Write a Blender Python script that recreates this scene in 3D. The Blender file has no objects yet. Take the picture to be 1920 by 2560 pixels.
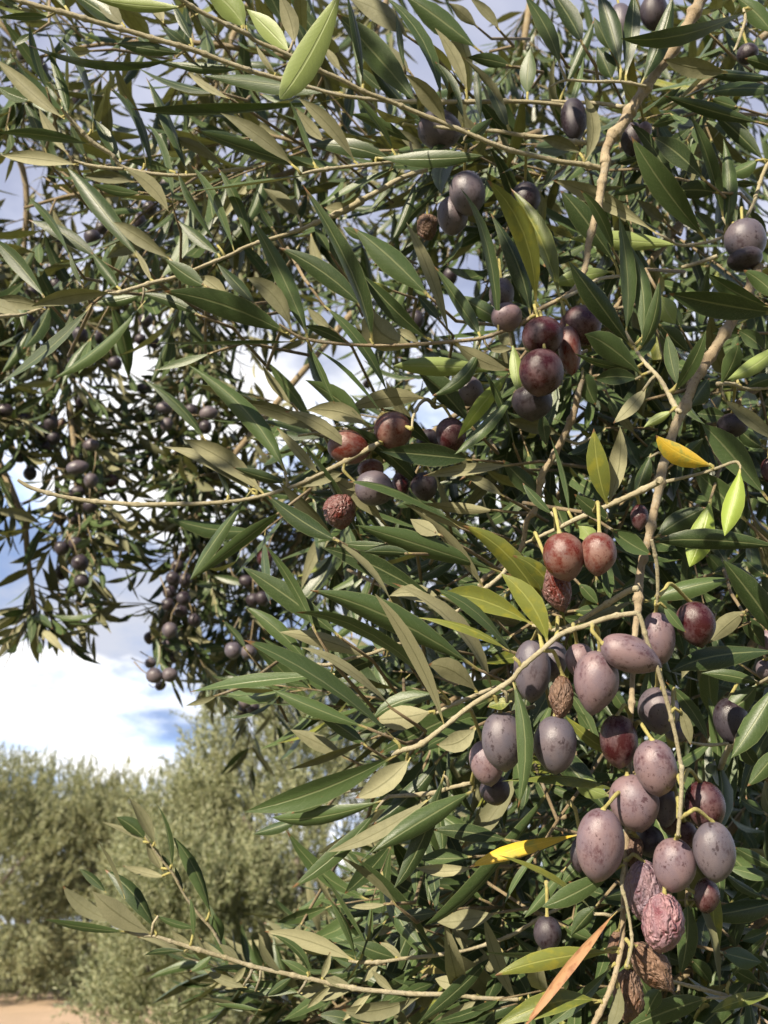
import bpy, math, random
import numpy as np
from mathutils import Vector, Matrix, Quaternion

random.seed(7)
rng = np.random.default_rng(7)
SC = bpy.context.scene
COL = SC.collection
R = math.radians

# ------------------------------------------------------------------ camera
PITCH = 25.3
cam_d = bpy.data.cameras.new("camera")
cam_d.sensor_fit = 'VERTICAL'
cam_d.sensor_height = 36.0
cam_d.lens = 18.0 / math.tan(R(30))
cam_d.clip_start = 0.02
cam_d.clip_end = 4000
cam_d.dof.use_dof = True
cam_d.dof.focus_distance = 0.375
cam_d.dof.aperture_fstop = 20.0
cam = bpy.data.objects.new("camera", cam_d)
cam.location = (0, 0, 1.6)
cam.rotation_euler = (R(90 + PITCH), 0, 0)
COL.objects.link(cam)
SC.camera = cam
CAM = Vector((0, 0, 1.6))
FPX = 1280 / math.tan(R(30))
XR = Vector((1, 0, 0))
YU = Vector((0, -math.sin(R(PITCH)), math.cos(R(PITCH))))
ZF = Vector((0, math.cos(R(PITCH)), math.sin(R(PITCH))))


def at(x, y, d):
    """world point seen at photograph pixel x, y at depth d metres"""
    return CAM + d * (ZF + XR * ((x - 960) / FPX) - YU * ((y - 1280) / FPX))


# ------------------------------------------------------------------ world
SUN_EL, SUN_AZ = 26.0, 214.0     # azimuth clockwise from +Y; 180 is straight behind the camera
SUN_DIR = Vector((math.sin(R(SUN_AZ)) * math.cos(R(SUN_EL)), math.cos(R(SUN_AZ)) * math.cos(R(SUN_EL)), math.sin(R(SUN_EL))))
world = bpy.data.worlds.new("World")
SC.world = world
world.use_nodes = True


class N:
    """small node-tree writer"""
    def __init__(self, tree):
        self.t = tree
        tree.nodes.clear()

    def n(self, kind, ins=None, **props):
        nd = self.t.nodes.new(kind)
        for k, v in props.items():
            setattr(nd, k, v)
        for k, v in (ins or {}).items():
            self.put(nd.inputs[k], v)
        return nd

    def put(self, sock, v):
        if isinstance(v, bpy.types.NodeSocket):
            self.t.links.new(v, sock)
        elif isinstance(v, bpy.types.Node):
            self.t.links.new(v.outputs[0], sock)
        else:
            if isinstance(v, (tuple, list)) and len(v) == 3 and sock.type == 'RGBA':
                v = (*v, 1)
            sock.default_value = v

    def math(self, op, a, b=0.0, clamp=False):
        nd = self.n('ShaderNodeMath', {0: a, 1: b}, operation=op)
        nd.use_clamp = clamp
        return nd.outputs[0]

    def mix(self, f, a, b, blend='MIX'):
        nd = self.n('ShaderNodeMix', data_type='RGBA', blend_type=blend)
        self.put(nd.inputs[0], f)
        self.put(nd.inputs[6], a)
        self.put(nd.inputs[7], b)
        return nd.outputs[2]

    def ramp(self, v, lo, hi, a=0.0, b=1.0, smooth=True):
        nd = self.n('ShaderNodeMapRange', {0: v, 1: lo, 2: hi, 3: a, 4: b})
        if smooth:
            nd.interpolation_type = 'SMOOTHSTEP'
        return nd.outputs[0]

    def noise(self, vec, scale, detail=3.0, rough=0.55):
        return self.n('ShaderNodeTexNoise', {'Vector': vec, 'Scale': scale, 'Detail': detail, 'Roughness': rough}).outputs[0]


w = N(world.node_tree)
sky = w.n('ShaderNodeTexSky', sky_type='NISHITA')
sky.sun_disc = False
sky.sun_elevation = R(SUN_EL)
sky.sun_rotation = R(SUN_AZ)
tc = w.n('ShaderNodeTexCoord').outputs['Generated']
sep = w.n('ShaderNodeSeparateXYZ', {0: tc})
el = sep.outputs[2]
# clouds lie in a layer: direction divided by height
den = w.math('ADD', w.math('MAXIMUM', el, 0.0), 0.16)
cx = w.math('DIVIDE', sep.outputs[0], den)
cy = w.math('DIVIDE', sep.outputs[1], den)
cv = w.n('ShaderNodeCombineXYZ', {0: cx, 1: cy, 2: 3.7}).outputs[0]
n1 = w.noise(cv, 0.62, 7.0, 0.56)
n2 = w.noise(cv, 1.9, 6.0, 0.6)
band = w.math('MULTIPLY', w.math('MULTIPLY', w.ramp(el, 0.255, 0.295), w.ramp(el, 0.345, 0.42, 1.0, 0.0)), 0.20)
band = w.math('SUBTRACT', band, w.ramp(el, 0.20, 0.27, 0.035, 0.0))
cum = w.ramp(w.math('ADD', w.math('MULTIPLY', n1, 0.75), w.math('MULTIPLY', n2, 0.25)), w.math('ADD', 0.395, band), w.math('ADD', 0.52, band))
# the cloud bank stands away from the sun, the sky round the sun is open
away = w.ramp(sep.outputs[1], -0.45, 0.30)
veil = w.math('MULTIPLY', w.math('MULTIPLY', w.ramp(el, 0.50, 0.70), w.ramp(n1, 0.30, 0.52, 0.55, 1.0)), away)
cum = w.math('MULTIPLY', cum, w.math('ADD', w.math('MULTIPLY', away, 0.9), 0.1))
cum = w.math('MAXIMUM', cum, w.math('MULTIPLY', away, 0.42))
lightc = w.mix(w.ramp(n2, 0.35, 0.62), (6.0, 8.2, 12.8), (14.2, 14.1, 14.0))
greyc = w.mix(w.ramp(n2, 0.35, 0.65), (4.0, 4.3, 5.9), (5.6, 5.9, 7.6))
base = w.mix(1.0, sky.outputs[0], (0.44, 0.50, 0.76), 'MULTIPLY')
c1 = w.mix(cum, base, lightc)
c2 = w.mix(veil, c1, greyc)
bg = w.n('ShaderNodeBackground', {0: c2, 1: 0.055})
out = w.n('ShaderNodeOutputWorld', {0: bg})

sun_d = bpy.data.lights.new("sun", 'SUN')
sun_d.energy = 5.0
sun_d.angle = R(0.5)
sun_d.color = (1.0, 0.88, 0.70)
sun = bpy.data.objects.new("sun", sun_d)
sun.rotation_euler = SUN_DIR.to_track_quat('Z', 'Y').to_euler()
sun.location = (0, -20, 20)
COL.objects.link(sun)

SC.view_settings.view_transform = 'Standard'
SC.view_settings.look = 'None'
SC.view_settings.exposure = 1.0
SC.view_settings.gamma = 1.0
SC.view_settings.use_curve_mapping = False
SC.render.engine = 'CYCLES'
SC.cycles.use_denoising = True
SC.cycles.max_bounces = 5
SC.cycles.diffuse_bounces = 3
SC.cycles.glossy_bounces = 2
SC.cycles.transmission_bounces = 2

# ------------------------------------------------------------------ materials


def new_mat(name):
    m = bpy.data.materials.new(name)
    m.use_nodes = True
    return m, N(m.node_tree)


def leaf_material(name, up_a, up_b, down_a, down_b, rib, dust=0.5, rough=0.36, blotch=None, tipcut=0.55):
    m, k = new_mat(name)
    info = k.n('ShaderNodeObjectInfo')
    tone = k.n('ShaderNodeAttribute', attribute_name="tone").outputs['Fac']
    rnd = k.math('FRACT', k.math('ADD', info.outputs['Random'], tone))
    uv = k.n('ShaderNodeTexCoord').outputs['UV']
    s = k.n('ShaderNodeSeparateXYZ', {0: uv})
    u, v = s.outputs[0], s.outputs[1]
    off = k.n('ShaderNodeCombineXYZ', {0: k.math('MULTIPLY', u, 5.0), 1: v, 2: k.math('MULTIPLY', rnd, 57.0)}).outputs[0]
    av = k.math('ABSOLUTE', k.math('SUBTRACT', v, 0.5))
    ribm = k.ramp(av, 0.018, 0.05, 1.0, 0.0)
    edge = k.ramp(av, 0.455, 0.5)
    # side veins run forward from the midrib
    vein = k.math('SINE', k.math('MULTIPLY', k.math('SUBTRACT', k.math('MULTIPLY', u, 1.0), k.math('MULTIPLY', av, 0.35)), 95.0))
    vein = k.ramp(vein, 0.55, 1.0)
    big = k.noise(off, 2.2, 3.0)
    fine = k.noise(off, 26.0, 3.0, 0.7)
    up = k.mix(k.ramp(k.math('ADD', k.math('MULTIPLY', rnd, 0.65), k.math('MULTIPLY', big, 0.35)), 0.12, 0.85), up_a, up_b)
    up = k.mix(k.math('MULTIPLY', vein, 0.05), up, rib)
    up = k.mix(k.math('MULTIPLY', k.ramp(fine, 0.4, 0.75), 0.30), up, (0.10, 0.135, 0.05))
    # pale dust specks and scale marks
    vor = k.n('ShaderNodeTexVoronoi', {'Vector': off, 'Scale': 21.0, 'Randomness': 1.0})
    speck = k.ramp(vor.outputs['Distance'], 0.07, 0.17, 1.0, 0.0)
    speck = k.math('MULTIPLY', speck, k.ramp(k.noise(off, 3.0, 2.0), 0.42, 0.58))
    grain = k.noise(off, 70.0, 2.0, 0.6)
    up = k.mix(k.math('MULTIPLY', k.ramp(grain, 0.45, 0.75), 0.28), up, (0.145, 0.165, 0.08))
    vs = k.n('ShaderNodeTexVoronoi', {'Vector': off, 'Scale': 5.5}).outputs['Distance']
    spots = k.math('MULTIPLY', k.ramp(k.math('ADD', vs, k.math('MULTIPLY', fine, 0.08)), 0.10, 0.15, 1.0, 0.0), k.ramp(k.noise(off, 1.6, 2.0), 0.55, 0.60))
    up = k.mix(k.math('MULTIPLY', spots, 0.8), up, (0.13, 0.08, 0.035))
    up = k.mix(k.math('MULTIPLY', speck, dust), up, (0.42, 0.44, 0.30))
    if blotch:
        up = k.mix(k.ramp(k.noise(off, 1.4, 4.0), 0.5, 0.66), up, blotch)
    up = k.mix(k.math('MULTIPLY', edge, 0.45), up, rib)
    up = k.mix(k.math('MULTIPLY', ribm, 0.62), up, rib)
    dn = k.mix(k.ramp(k.math('ADD', k.math('MULTIPLY', rnd, 0.6), k.math('MULTIPLY', big, 0.4)), 0.15, 0.85), down_a, down_b)
    dn = k.mix(k.math('MULTIPLY', k.ramp(fine, 0.35, 0.7), 0.25), dn, (0.10, 0.09, 0.04))
    dn = k.mix(k.math('MULTIPLY', vein, 0.07), dn, (0.08, 0.08, 0.03))
    dn = k.mix(k.math('MULTIPLY', ribm, 0.55), dn, (0.10, 0.10, 0.04))
    back = k.n('ShaderNodeNewGeometry').outputs['Backfacing']
    col = k.mix(back, up, dn)
    tipm = k.math('MULTIPLY', k.ramp(k.math('ADD', u, k.math('MULTIPLY', k.math('SUBTRACT', big, 0.5), 0.10)), 0.925, 0.965), k.math('GREATER_THAN', k.math('FRACT', k.math('MULTIPLY', rnd, 13.7)), tipcut))
    col = k.mix(tipm, col, (0.16, 0.085, 0.035))
    stalk = k.ramp(u, 0.045, 0.10, 1.0, 0.0)
    col = k.mix(k.math('MULTIPLY', stalk, 0.85), col, (0.36, 0.31, 0.12))
    rgh = k.math('ADD', k.math('MULTIPLY', back, 0.32), k.ramp(fine, 0.3, 0.7, rough - 0.05, rough + 0.12))
    hgt = k.math('ADD', k.math('MULTIPLY', fine, 0.35), k.math('ADD', k.math('MULTIPLY', vein, 0.05), k.math('MULTIPLY', ribm, -0.7)))
    bump = k.n('ShaderNodeBump', {'Strength': 0.35, 'Distance': 0.0006, 'Height': hgt})
    p = k.n('ShaderNodeBsdfPrincipled', {'Base Color': col, 'Roughness': rgh, 'Normal': bump.outputs[0]})
    p.inputs['Specular IOR Level'].default_value = 0.42
    tr = k.n('ShaderNodeBsdfTranslucent', {0: k.mix(1.0, col, (1.4, 1.5, 0.5), 'MULTIPLY')})
    mx = k.n('ShaderNodeMixShader', {0: 0.06, 1: p.outputs[0], 2: tr.outputs[0]})
    k.n('ShaderNodeOutputMaterial', {0: mx.outputs[0]})
    return m


KHAKI_A, KHAKI_B = (0.115, 0.118, 0.060), (0.285, 0.275, 0.158)
M_LEAF = leaf_material("olive leaf", (0.016, 0.034, 0.010), (0.053, 0.088, 0.027), KHAKI_A, KHAKI_B, (0.19, 0.21, 0.10))
M_LIME = leaf_material("young lime leaf", (0.22, 0.30, 0.045), (0.30, 0.38, 0.07), (0.30, 0.32, 0.10), (0.36, 0.38, 0.12), (0.38, 0.44, 0.14), 0.2)
M_PALE = leaf_material("pale green leaf", (0.20, 0.26, 0.075), (0.25, 0.31, 0.10), KHAKI_A, KHAKI_B, (0.27, 0.31, 0.14), 0.25, 0.38, None, 2.0)
M_OLIV = leaf_material("yellowing leaf", (0.085, 0.11, 0.020), (0.15, 0.165, 0.028), (0.19, 0.17, 0.05), (0.27, 0.23, 0.07), (0.27, 0.28, 0.08), 0.25, 0.36, (0.19, 0.19, 0.028))
M_YELL = leaf_material("yellow leaf", (0.52, 0.32, 0.02), (0.60, 0.40, 0.03), (0.50, 0.32, 0.03), (0.56, 0.37, 0.04), (0.62, 0.45, 0.06), 0.15, 0.45, (0.33, 0.30, 0.05), 0.0)
M_BROW = leaf_material("dry leaf", (0.30, 0.15, 0.07), (0.38, 0.20, 0.10), (0.32, 0.17, 0.08), (0.40, 0.22, 0.11), (0.26, 0.13, 0.06), 0.1, 0.6, (0.20, 0.09, 0.04))
LEAFMAT = {'u': M_LEAF, 'd': M_LEAF, 'l': M_LIME, 'p': M_PALE, 'o': M_OLIV, 'y': M_YELL, 'b': M_BROW}


def bark_material(name, a, b, c, scale=1.0):
    m, k = new_mat(name)
    co = k.n('ShaderNodeTexCoord').outputs['Object']
    n = k.noise(co, 620 * scale, 5.0, 0.7)
    n_b = k.noise(co, 55 * scale, 4.0)
    uv = k.n('ShaderNodeTexCoord').outputs['UV']
    st = k.n('ShaderNodeMapping', {'Vector': uv, 'Scale': (18, 9, 1)}).outputs[0]
    streak = k.noise(st, 3.0, 4.0, 0.7)
    col = k.mix(k.ramp(n_b, 0.36, 0.66), a, b)
    col = k.mix(k.math('MULTIPLY', k.ramp(n, 0.52, 0.72), 0.6), col, c)
    col = k.mix(k.math('MULTIPLY', k.ramp(streak, 0.5, 0.75), 0.45), col, c)
    col = k.mix(k.math('MULTIPLY', k.ramp(k.noise(co, 130 * scale, 4.0, 0.7), 0.54, 0.66), 0.55), col, (0.30, 0.285, 0.235))
    vor = k.n('ShaderNodeTexVoronoi', {'Vector': co, 'Scale': 420 * scale}).outputs['Distance']
    col = k.mix(k.math('MULTIPLY', k.ramp(vor, 0.12, 0.22, 1.0, 0.0), 0.6), col, c)
    bump = k.n('ShaderNodeBump', {'Strength': 0.8, 'Distance': 0.0006 / scale, 'Height': k.math('ADD', n, streak)})
    p = k.n('ShaderNodeBsdfPrincipled', {'Base Color': col, 'Roughness': 0.72, 'Normal': bump.outputs[0]})
    p.inputs['Specular IOR Level'].default_value = 0.3
    k.n('ShaderNodeOutputMaterial', {0: p.outputs[0]})
    return m


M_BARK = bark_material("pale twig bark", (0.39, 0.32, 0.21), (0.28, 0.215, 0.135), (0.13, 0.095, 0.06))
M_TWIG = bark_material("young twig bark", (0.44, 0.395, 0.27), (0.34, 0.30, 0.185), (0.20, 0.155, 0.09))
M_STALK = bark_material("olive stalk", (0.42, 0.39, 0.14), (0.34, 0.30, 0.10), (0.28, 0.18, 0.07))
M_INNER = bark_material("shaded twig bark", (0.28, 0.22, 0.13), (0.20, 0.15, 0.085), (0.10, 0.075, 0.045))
M_TRUNK = bark_material("trunk bark", (0.20, 0.17, 0.13), (0.13, 0.11, 0.085), (0.07, 0.055, 0.04), 0.12)


def olive_material(name, bare, bloom, amount, rough=0.55, specks=0.5, wrinkle=0.0):
    m, k = new_mat(name)
    rnd = k.n('ShaderNodeObjectInfo').outputs['Random']
    co = k.n('ShaderNodeTexCoord').outputs['Object']
    v = k.n('ShaderNodeVectorMath', {0: co, 1: k.n('ShaderNodeCombineXYZ', {0: k.math('MULTIPLY', rnd, 31.0), 1: k.math('MULTIPLY', rnd, 17.0), 2: 2.0}).outputs[0]}, operation='ADD').outputs[0]
    n1 = k.noise(v, 1.3, 5.0, 0.6)
    n2 = k.noise(v, 7.0, 5.0, 0.7)
    n3 = k.noise(v, 26.0, 3.0, 0.7)
    bl = k.ramp(k.math('ADD', k.math('MULTIPLY', n1, 0.7), k.math('MULTIPLY', n2, 0.3)), 0.62 - 0.42 * amount, 0.74 - 0.34 * amount)
    bl = k.math('MULTIPLY', bl, k.ramp(n2, 0.26, 0.42, 0.35, 1.0))
    bloom2 = k.mix(k.ramp(k.noise(v, 0.9, 2.0), 0.35, 0.68), bloom, (bloom[0] * 0.72, bloom[1] * 0.80, bloom[2] * 0.92))
    bloom2 = k.mix(k.math('MULTIPLY', k.ramp(n3, 0.4, 0.8), 0.4), bloom2, (bloom[0] * 1.3, bloom[1] * 1.25, bloom[2] * 1.2))
    col = k.mix(bl, bare, bloom2)
    vor = k.n('ShaderNodeTexVoronoi', {'Vector': v, 'Scale': 5.0})
    sp = k.math('MULTIPLY', k.ramp(vor.outputs['Distance'], 0.06, 0.16, 1.0, 0.0), k.ramp(k.noise(v, 2.0), 0.5, 0.6))
    col = k.mix(k.math('MULTIPLY', sp, specks), col, (bare[0] * 0.45, bare[1] * 0.4, bare[2] * 0.4))
    rg = k.math('ADD', k.math('MULTIPLY', bl, rough - 0.27), 0.27)
    dots = k.n('ShaderNodeTexVoronoi', {'Vector': v, 'Scale': 11.0}).outputs['Distance']
    col = k.mix(k.math('MULTIPLY', k.ramp(dots, 0.05, 0.12, 1.0, 0.0), 0.45), col, (bloom[0] * 1.7, bloom[1] * 1.7, bloom[2] * 1.6))
    # scuffs: sharp-edged patches where the bloom is rubbed off
    scuff = k.ramp(k.noise(v, 2.6, 7.0, 0.74), 0.585, 0.61)
    col = k.mix(k.math('MULTIPLY', scuff, 0.75), col, (bare[0] * 0.7, bare[1] * 0.7, bare[2] * 0.7))
    hgt = k.math('ADD', k.math('MULTIPLY', n2, 1.2), n3)
    if wrinkle:
        wv = k.n('ShaderNodeVectorMath', {0: v, 1: k.n('ShaderNodeTexNoise', {'Vector': v, 'Scale': 1.6, 'Detail': 2.0}).outputs[1]}, operation='ADD').outputs[0]
        wv = k.n('ShaderNodeMapping', {'Vector': wv, 'Scale': (1.0, 1.0, 0.5)}).outputs[0]
        vr = k.n('ShaderNodeTexVoronoi', {'Vector': wv, 'Scale': 2.7}, feature='DISTANCE_TO_EDGE').outputs['Distance']
        fold = k.ramp(vr, 0.0, 0.34)
        col = k.mix(k.math('MULTIPLY', k.ramp(vr, 0.0, 0.08, 1.0, 0.0), 0.45), col, bare)
        hgt = k.math('ADD', k.math('MULTIPLY', fold, 5.0), hgt)
    bump = k.n('ShaderNodeBump', {'Strength': 0.25 + wrinkle, 'Distance': 0.0005, 'Height': hgt})
    p = k.n('ShaderNodeBsdfPrincipled', {'Base Color': col, 'Roughness': rg, 'Normal': bump.outputs[0]})
    p.inputs['Specular IOR Level'].default_value = 0.45
    k.n('ShaderNodeOutputMaterial', {0: p.outputs[0]})
    return m


OMAT = {
    'm': olive_material("mauve olive skin", (0.055, 0.017, 0.024), (0.192, 0.130, 0.138), 0.76, 0.39),
    'g': olive_material("grey bloom olive skin", (0.028, 0.013, 0.018), (0.120, 0.098, 0.110), 0.78, 0.39),
    'd': olive_material("wine dark olive skin", (0.036, 0.006, 0.008), (0.105, 0.056, 0.058), 0.44, 0.40),
    'r': olive_material("red olive skin", (0.105, 0.020, 0.013), (0.185, 0.100, 0.082), 0.52, 0.42),
    'p': olive_material("pink olive skin", (0.17, 0.062, 0.078), (0.29, 0.165, 0.178), 0.66, 0.5, 0.5, 0.35),
    'b': olive_material("dried olive skin", (0.105, 0.052, 0.030), (0.20, 0.122, 0.082), 0.60, 0.75, 0.8, 0.35),
    'k': olive_material("black olive skin", (0.014, 0.006, 0.009), (0.050, 0.039, 0.046), 0.60, 0.46),
    'w': olive_material("wrinkled red olive skin", (0.11, 0.022, 0.016), (0.19, 0.108, 0.098), 0.50, 0.45, 0.5, 0.3),
    'q': olive_material("wrinkled mauve olive skin", (0.11, 0.042, 0.055), (0.23, 0.150, 0.165), 0.80, 0.55, 0.5, 0.35),
}

# ------------------------------------------------------------------ object helpers


def empty(name, loc, label, cat, group=None):
    o = bpy.data.objects.new(name, None)
    o.empty_display_size = 0.02
    o.location = loc
    COL.objects.link(o)
    tag(o, label, cat, group)
    return o


def tag(o, label=None, cat=None, group=None, kind=None):
    if label:
        o['label'] = label
    if cat:
        o['category'] = cat
    if group:
        o['group'] = group
    if kind:
        o['kind'] = kind
    return o


def link(name, me, loc, parent=None):
    """loc is in world space; parents are never rotated or scaled"""
    o = bpy.data.objects.new(name, me)
    if parent is not None:
        o.parent = parent
        o.location = Vector(loc) - WORLD[parent]
    else:
        o.location = loc
    WORLD[o] = Vector(loc)
    COL.objects.link(o)
    return o


WORLD = {}


def mesh(name, verts, faces, mat, uvs=None, smooth=True):
    me = bpy.data.meshes.new(name)
    me.from_pydata(verts, [], faces)
    if uvs is not None:
        lay = me.uv_layers.new(name="UVMap")
        li = np.empty(len(me.loops), dtype=np.int32)
        me.loops.foreach_get('vertex_index', li)
        lay.data.foreach_set('uv', np.asarray(uvs, dtype=np.float32)[li].ravel())
    if smooth:
        me.polygons.foreach_set('use_smooth', [True] * len(me.polygons))
    me.materials.append(mat)
    me.update()
    return me


def spline(pts, per=6):
    """Catmull-Rom through (Vector, radius) pairs"""
    if len(pts) == 2:
        pts = [pts[0], (pts[0][0].lerp(pts[1][0], 0.5), (pts[0][1] + pts[1][1]) / 2), pts[1]]
    P = [pts[0]] + list(pts) + [pts[-1]]
    res = []
    for i in range(1, len(P) - 2):
        for j in range(per):
            t = j / per
            p0, p1, p2, p3 = (P[i - 1][0], P[i][0], P[i + 1][0], P[i + 2][0])
            q = 0.5 * ((2 * p1) + (p2 - p0) * t + (2 * p0 - 5 * p1 + 4 * p2 - p3) * t * t + (3 * p1 - p0 - 3 * p2 + p3) * t ** 3)
            res.append((q, P[i][1] * (1 - t) + P[i + 1][1] * t))
    res.append(pts[-1])
    return res


def tube_data(path, sides=8, wob=0.08, seed=0, rnd=random):
    verts, faces, uvs = [], [], []
    n = len(path)
    up = Vector((0.31, 0.2, 0.93))
    L = 0
    for i, (p, r) in enumerate(path):
        a = path[max(0, i - 1)][0]
        b = path[min(n - 1, i + 1)][0]
        t = (b - a).normalized()
        s = t.cross(up)
        if s.length < 1e-4:
            s = t.cross(Vector((1, 0, 0)))
        s.normalize()
        q = s.cross(t)
        up = -q if q.dot(up) < 0 else q
        if i:
            L += (p - path[i - 1][0]).length
        for j in range(sides):
            an = 2 * math.pi * j / sides
            rr = r * (1 + wob * rnd.uniform(-1, 1))
            verts.append(p + (s * math.cos(an) + q * math.sin(an)) * rr)
            uvs.append((j / sides, L * 8))
    for i in range(n - 1):
        for j in range(sides):
            k = (j + 1) % sides
            faces.append((i * sides + j, i * sides + k, (i + 1) * sides + k, (i + 1) * sides + j))
    verts.append(path[0][0]); uvs.append((0, 0))
    verts.append(path[-1][0]); uvs.append((0, L * 8))
    c0, c1 = len(verts) - 2, len(verts) - 1
    for j in range(sides):
        k = (j + 1) % sides
        faces.append((c0, k, j))
        faces.append((c1, (n - 1) * sides + j, (n - 1) * sides + k))
    return verts, faces, uvs


def tube(name, path, mat, parent=None, sides=8, wob=0.08):
    o0 = path[0][0].copy()
    v, f, uv = tube_data([(p - o0, r) for p, r in path], sides, wob)
    return link(name, mesh(name, v, f, mat, uv), o0, parent)


# ------------------------------------------------------------------ leaves
ROWS, ACR = 11, (-1.0, -0.55, 0.0, 0.55, 1.0)


def blade(spine, normals, W, sk=1.0, fold=0.16, wave=0.0, ph=0.0, rows=ROWS, pw=0.94):
    """spine(u), normals(u) -> leaf surface; the upper face looks along the normal"""
    verts, uvs, faces = [], [], []
    for i in range(rows):
        u = i / (rows - 1)
        u = 0.5 - 0.5 * math.cos(math.pi * u) if i not in (0, rows - 1) else u
        p = spine(u)
        t = (spine(min(1, u + 0.02)) - spine(max(0, u - 0.02))).normalized()
        n = normals(u)
        n = (n - t * n.dot(t)).normalized()
        s = n.cross(t)
        if u < 0.055:
            f = 0.09
        else:
            x = (u - 0.055) / 0.945
            f = max(0.012, math.sin(math.pi * x ** sk) ** pw * (1 - 0.25 * x ** 5)) if x < 1 else 0.012
            f = max(f, 0.09 * (1 - x) if x < 0.3 else 0)
        h = W / 2 * f
        for a in ACR:
            z = -fold * abs(a) ** 1.7 * h + (0.05 * h if a in (-0.55, 0.55) else 0)
            z += wave * W * math.sin(u * 9 + ph + a) * a * f
            verts.append(p + s * (a * h) + n * z)
            uvs.append((u, 0.5 + 0.5 * a))
    c = len(ACR)
    for i in range(rows - 1):
        for j in range(c - 1):
            faces.append((i * c + j, (i + 1) * c + j, (i + 1) * c + j + 1, i * c + j + 1))
    return verts, faces, uvs


# stock leaves for the denser growth: along +X, upper side +Z, length 1
STOCK = []
for i in range(18):
    Wd = random.uniform(0.16, 0.225)
    arch = random.uniform(-0.16, 0.10)
    sick = random.uniform(-0.08, 0.08)
    v, f, uv = blade(lambda u: Vector((u, sick * 4 * u * (1 - u), arch * 4 * u * (1 - u))), lambda u: Vector((0, 0, 1)), Wd,
                     random.uniform(0.82, 1.1), random.choice((1, 1, -0.6)) * random.uniform(0.08, 0.6), random.uniform(0, 0.07), random.uniform(0, 6), rows=8)
    STOCK.append(mesh("leaf", v, f, M_LEAF, uv))
STOCK_OLIV = []
for me in STOCK[:5]:
    m2 = me.copy()
    m2.materials[0] = M_OLIV
    STOCK_OLIV.append(m2)


STOCK_NP = []
for me in STOCK:
    STOCK_NP.append((np.array([v.co for v in me.vertices]), np.array([p.vertices for p in me.polygons]),
                     np.array([me.uv_layers[0].data[i].uv for i in range(len(me.loops))]).reshape(-1, 4, 2)))


def stock_leaf(parent, base, t, n, L, data=None, pool=None):
    t = t.normalized()
    n = (n - t * n.dot(t)).normalized()
    s = n.cross(t)
    if pool is not None:
        pool.append((base, t, s, n, L))
        return None
    o = bpy.data.objects.new("leaf", data or (random.choice(STOCK) if random.random() > 0.03 else random.choice(STOCK_OLIV)))
    o.parent = parent
    M = Matrix((t, s, n)).transposed().to_4x4()
    o.rotation_mode = 'QUATERNION'
    o.rotation_quaternion = M.to_quaternion()
    o.scale = (L, L * random.uniform(0.85, 1.1), L)
    o.location = base - WORLD[parent]
    COL.objects.link(o)
    return o


# tile origins of the photograph (640 px squares shown 1659 px wide)
TILE = {i + 1: ((i % 3) * 640, (i // 3) * 640) for i in range(12)}
Z = 2.592


def px(tile, x, y):
    ox, oy = TILE[tile]
    return ox + x / Z, oy + y / Z


# ------------------------------------------------------------------ near branches: stems
# each stem: depth at its two ends, then tile, x, y, apparent thickness (tile pixels)
BRANCH = {}
STEMS = []      # (branch object, [(px, py, depth)])


def branch(key, label):
    BRANCH[key] = label


def S(s):
    """'tile x y w, x y w, /tile x y w' -> list"""
    r, tile = [], None
    for tok in s.split(','):
        a = tok.split()
        if a[0].startswith('T'):
            tile = int(a[0][1:])
            a = a[1:]
        r.append((*px(tile, float(a[0]), float(a[1])), float(a[2]) / Z))
    return r


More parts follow.
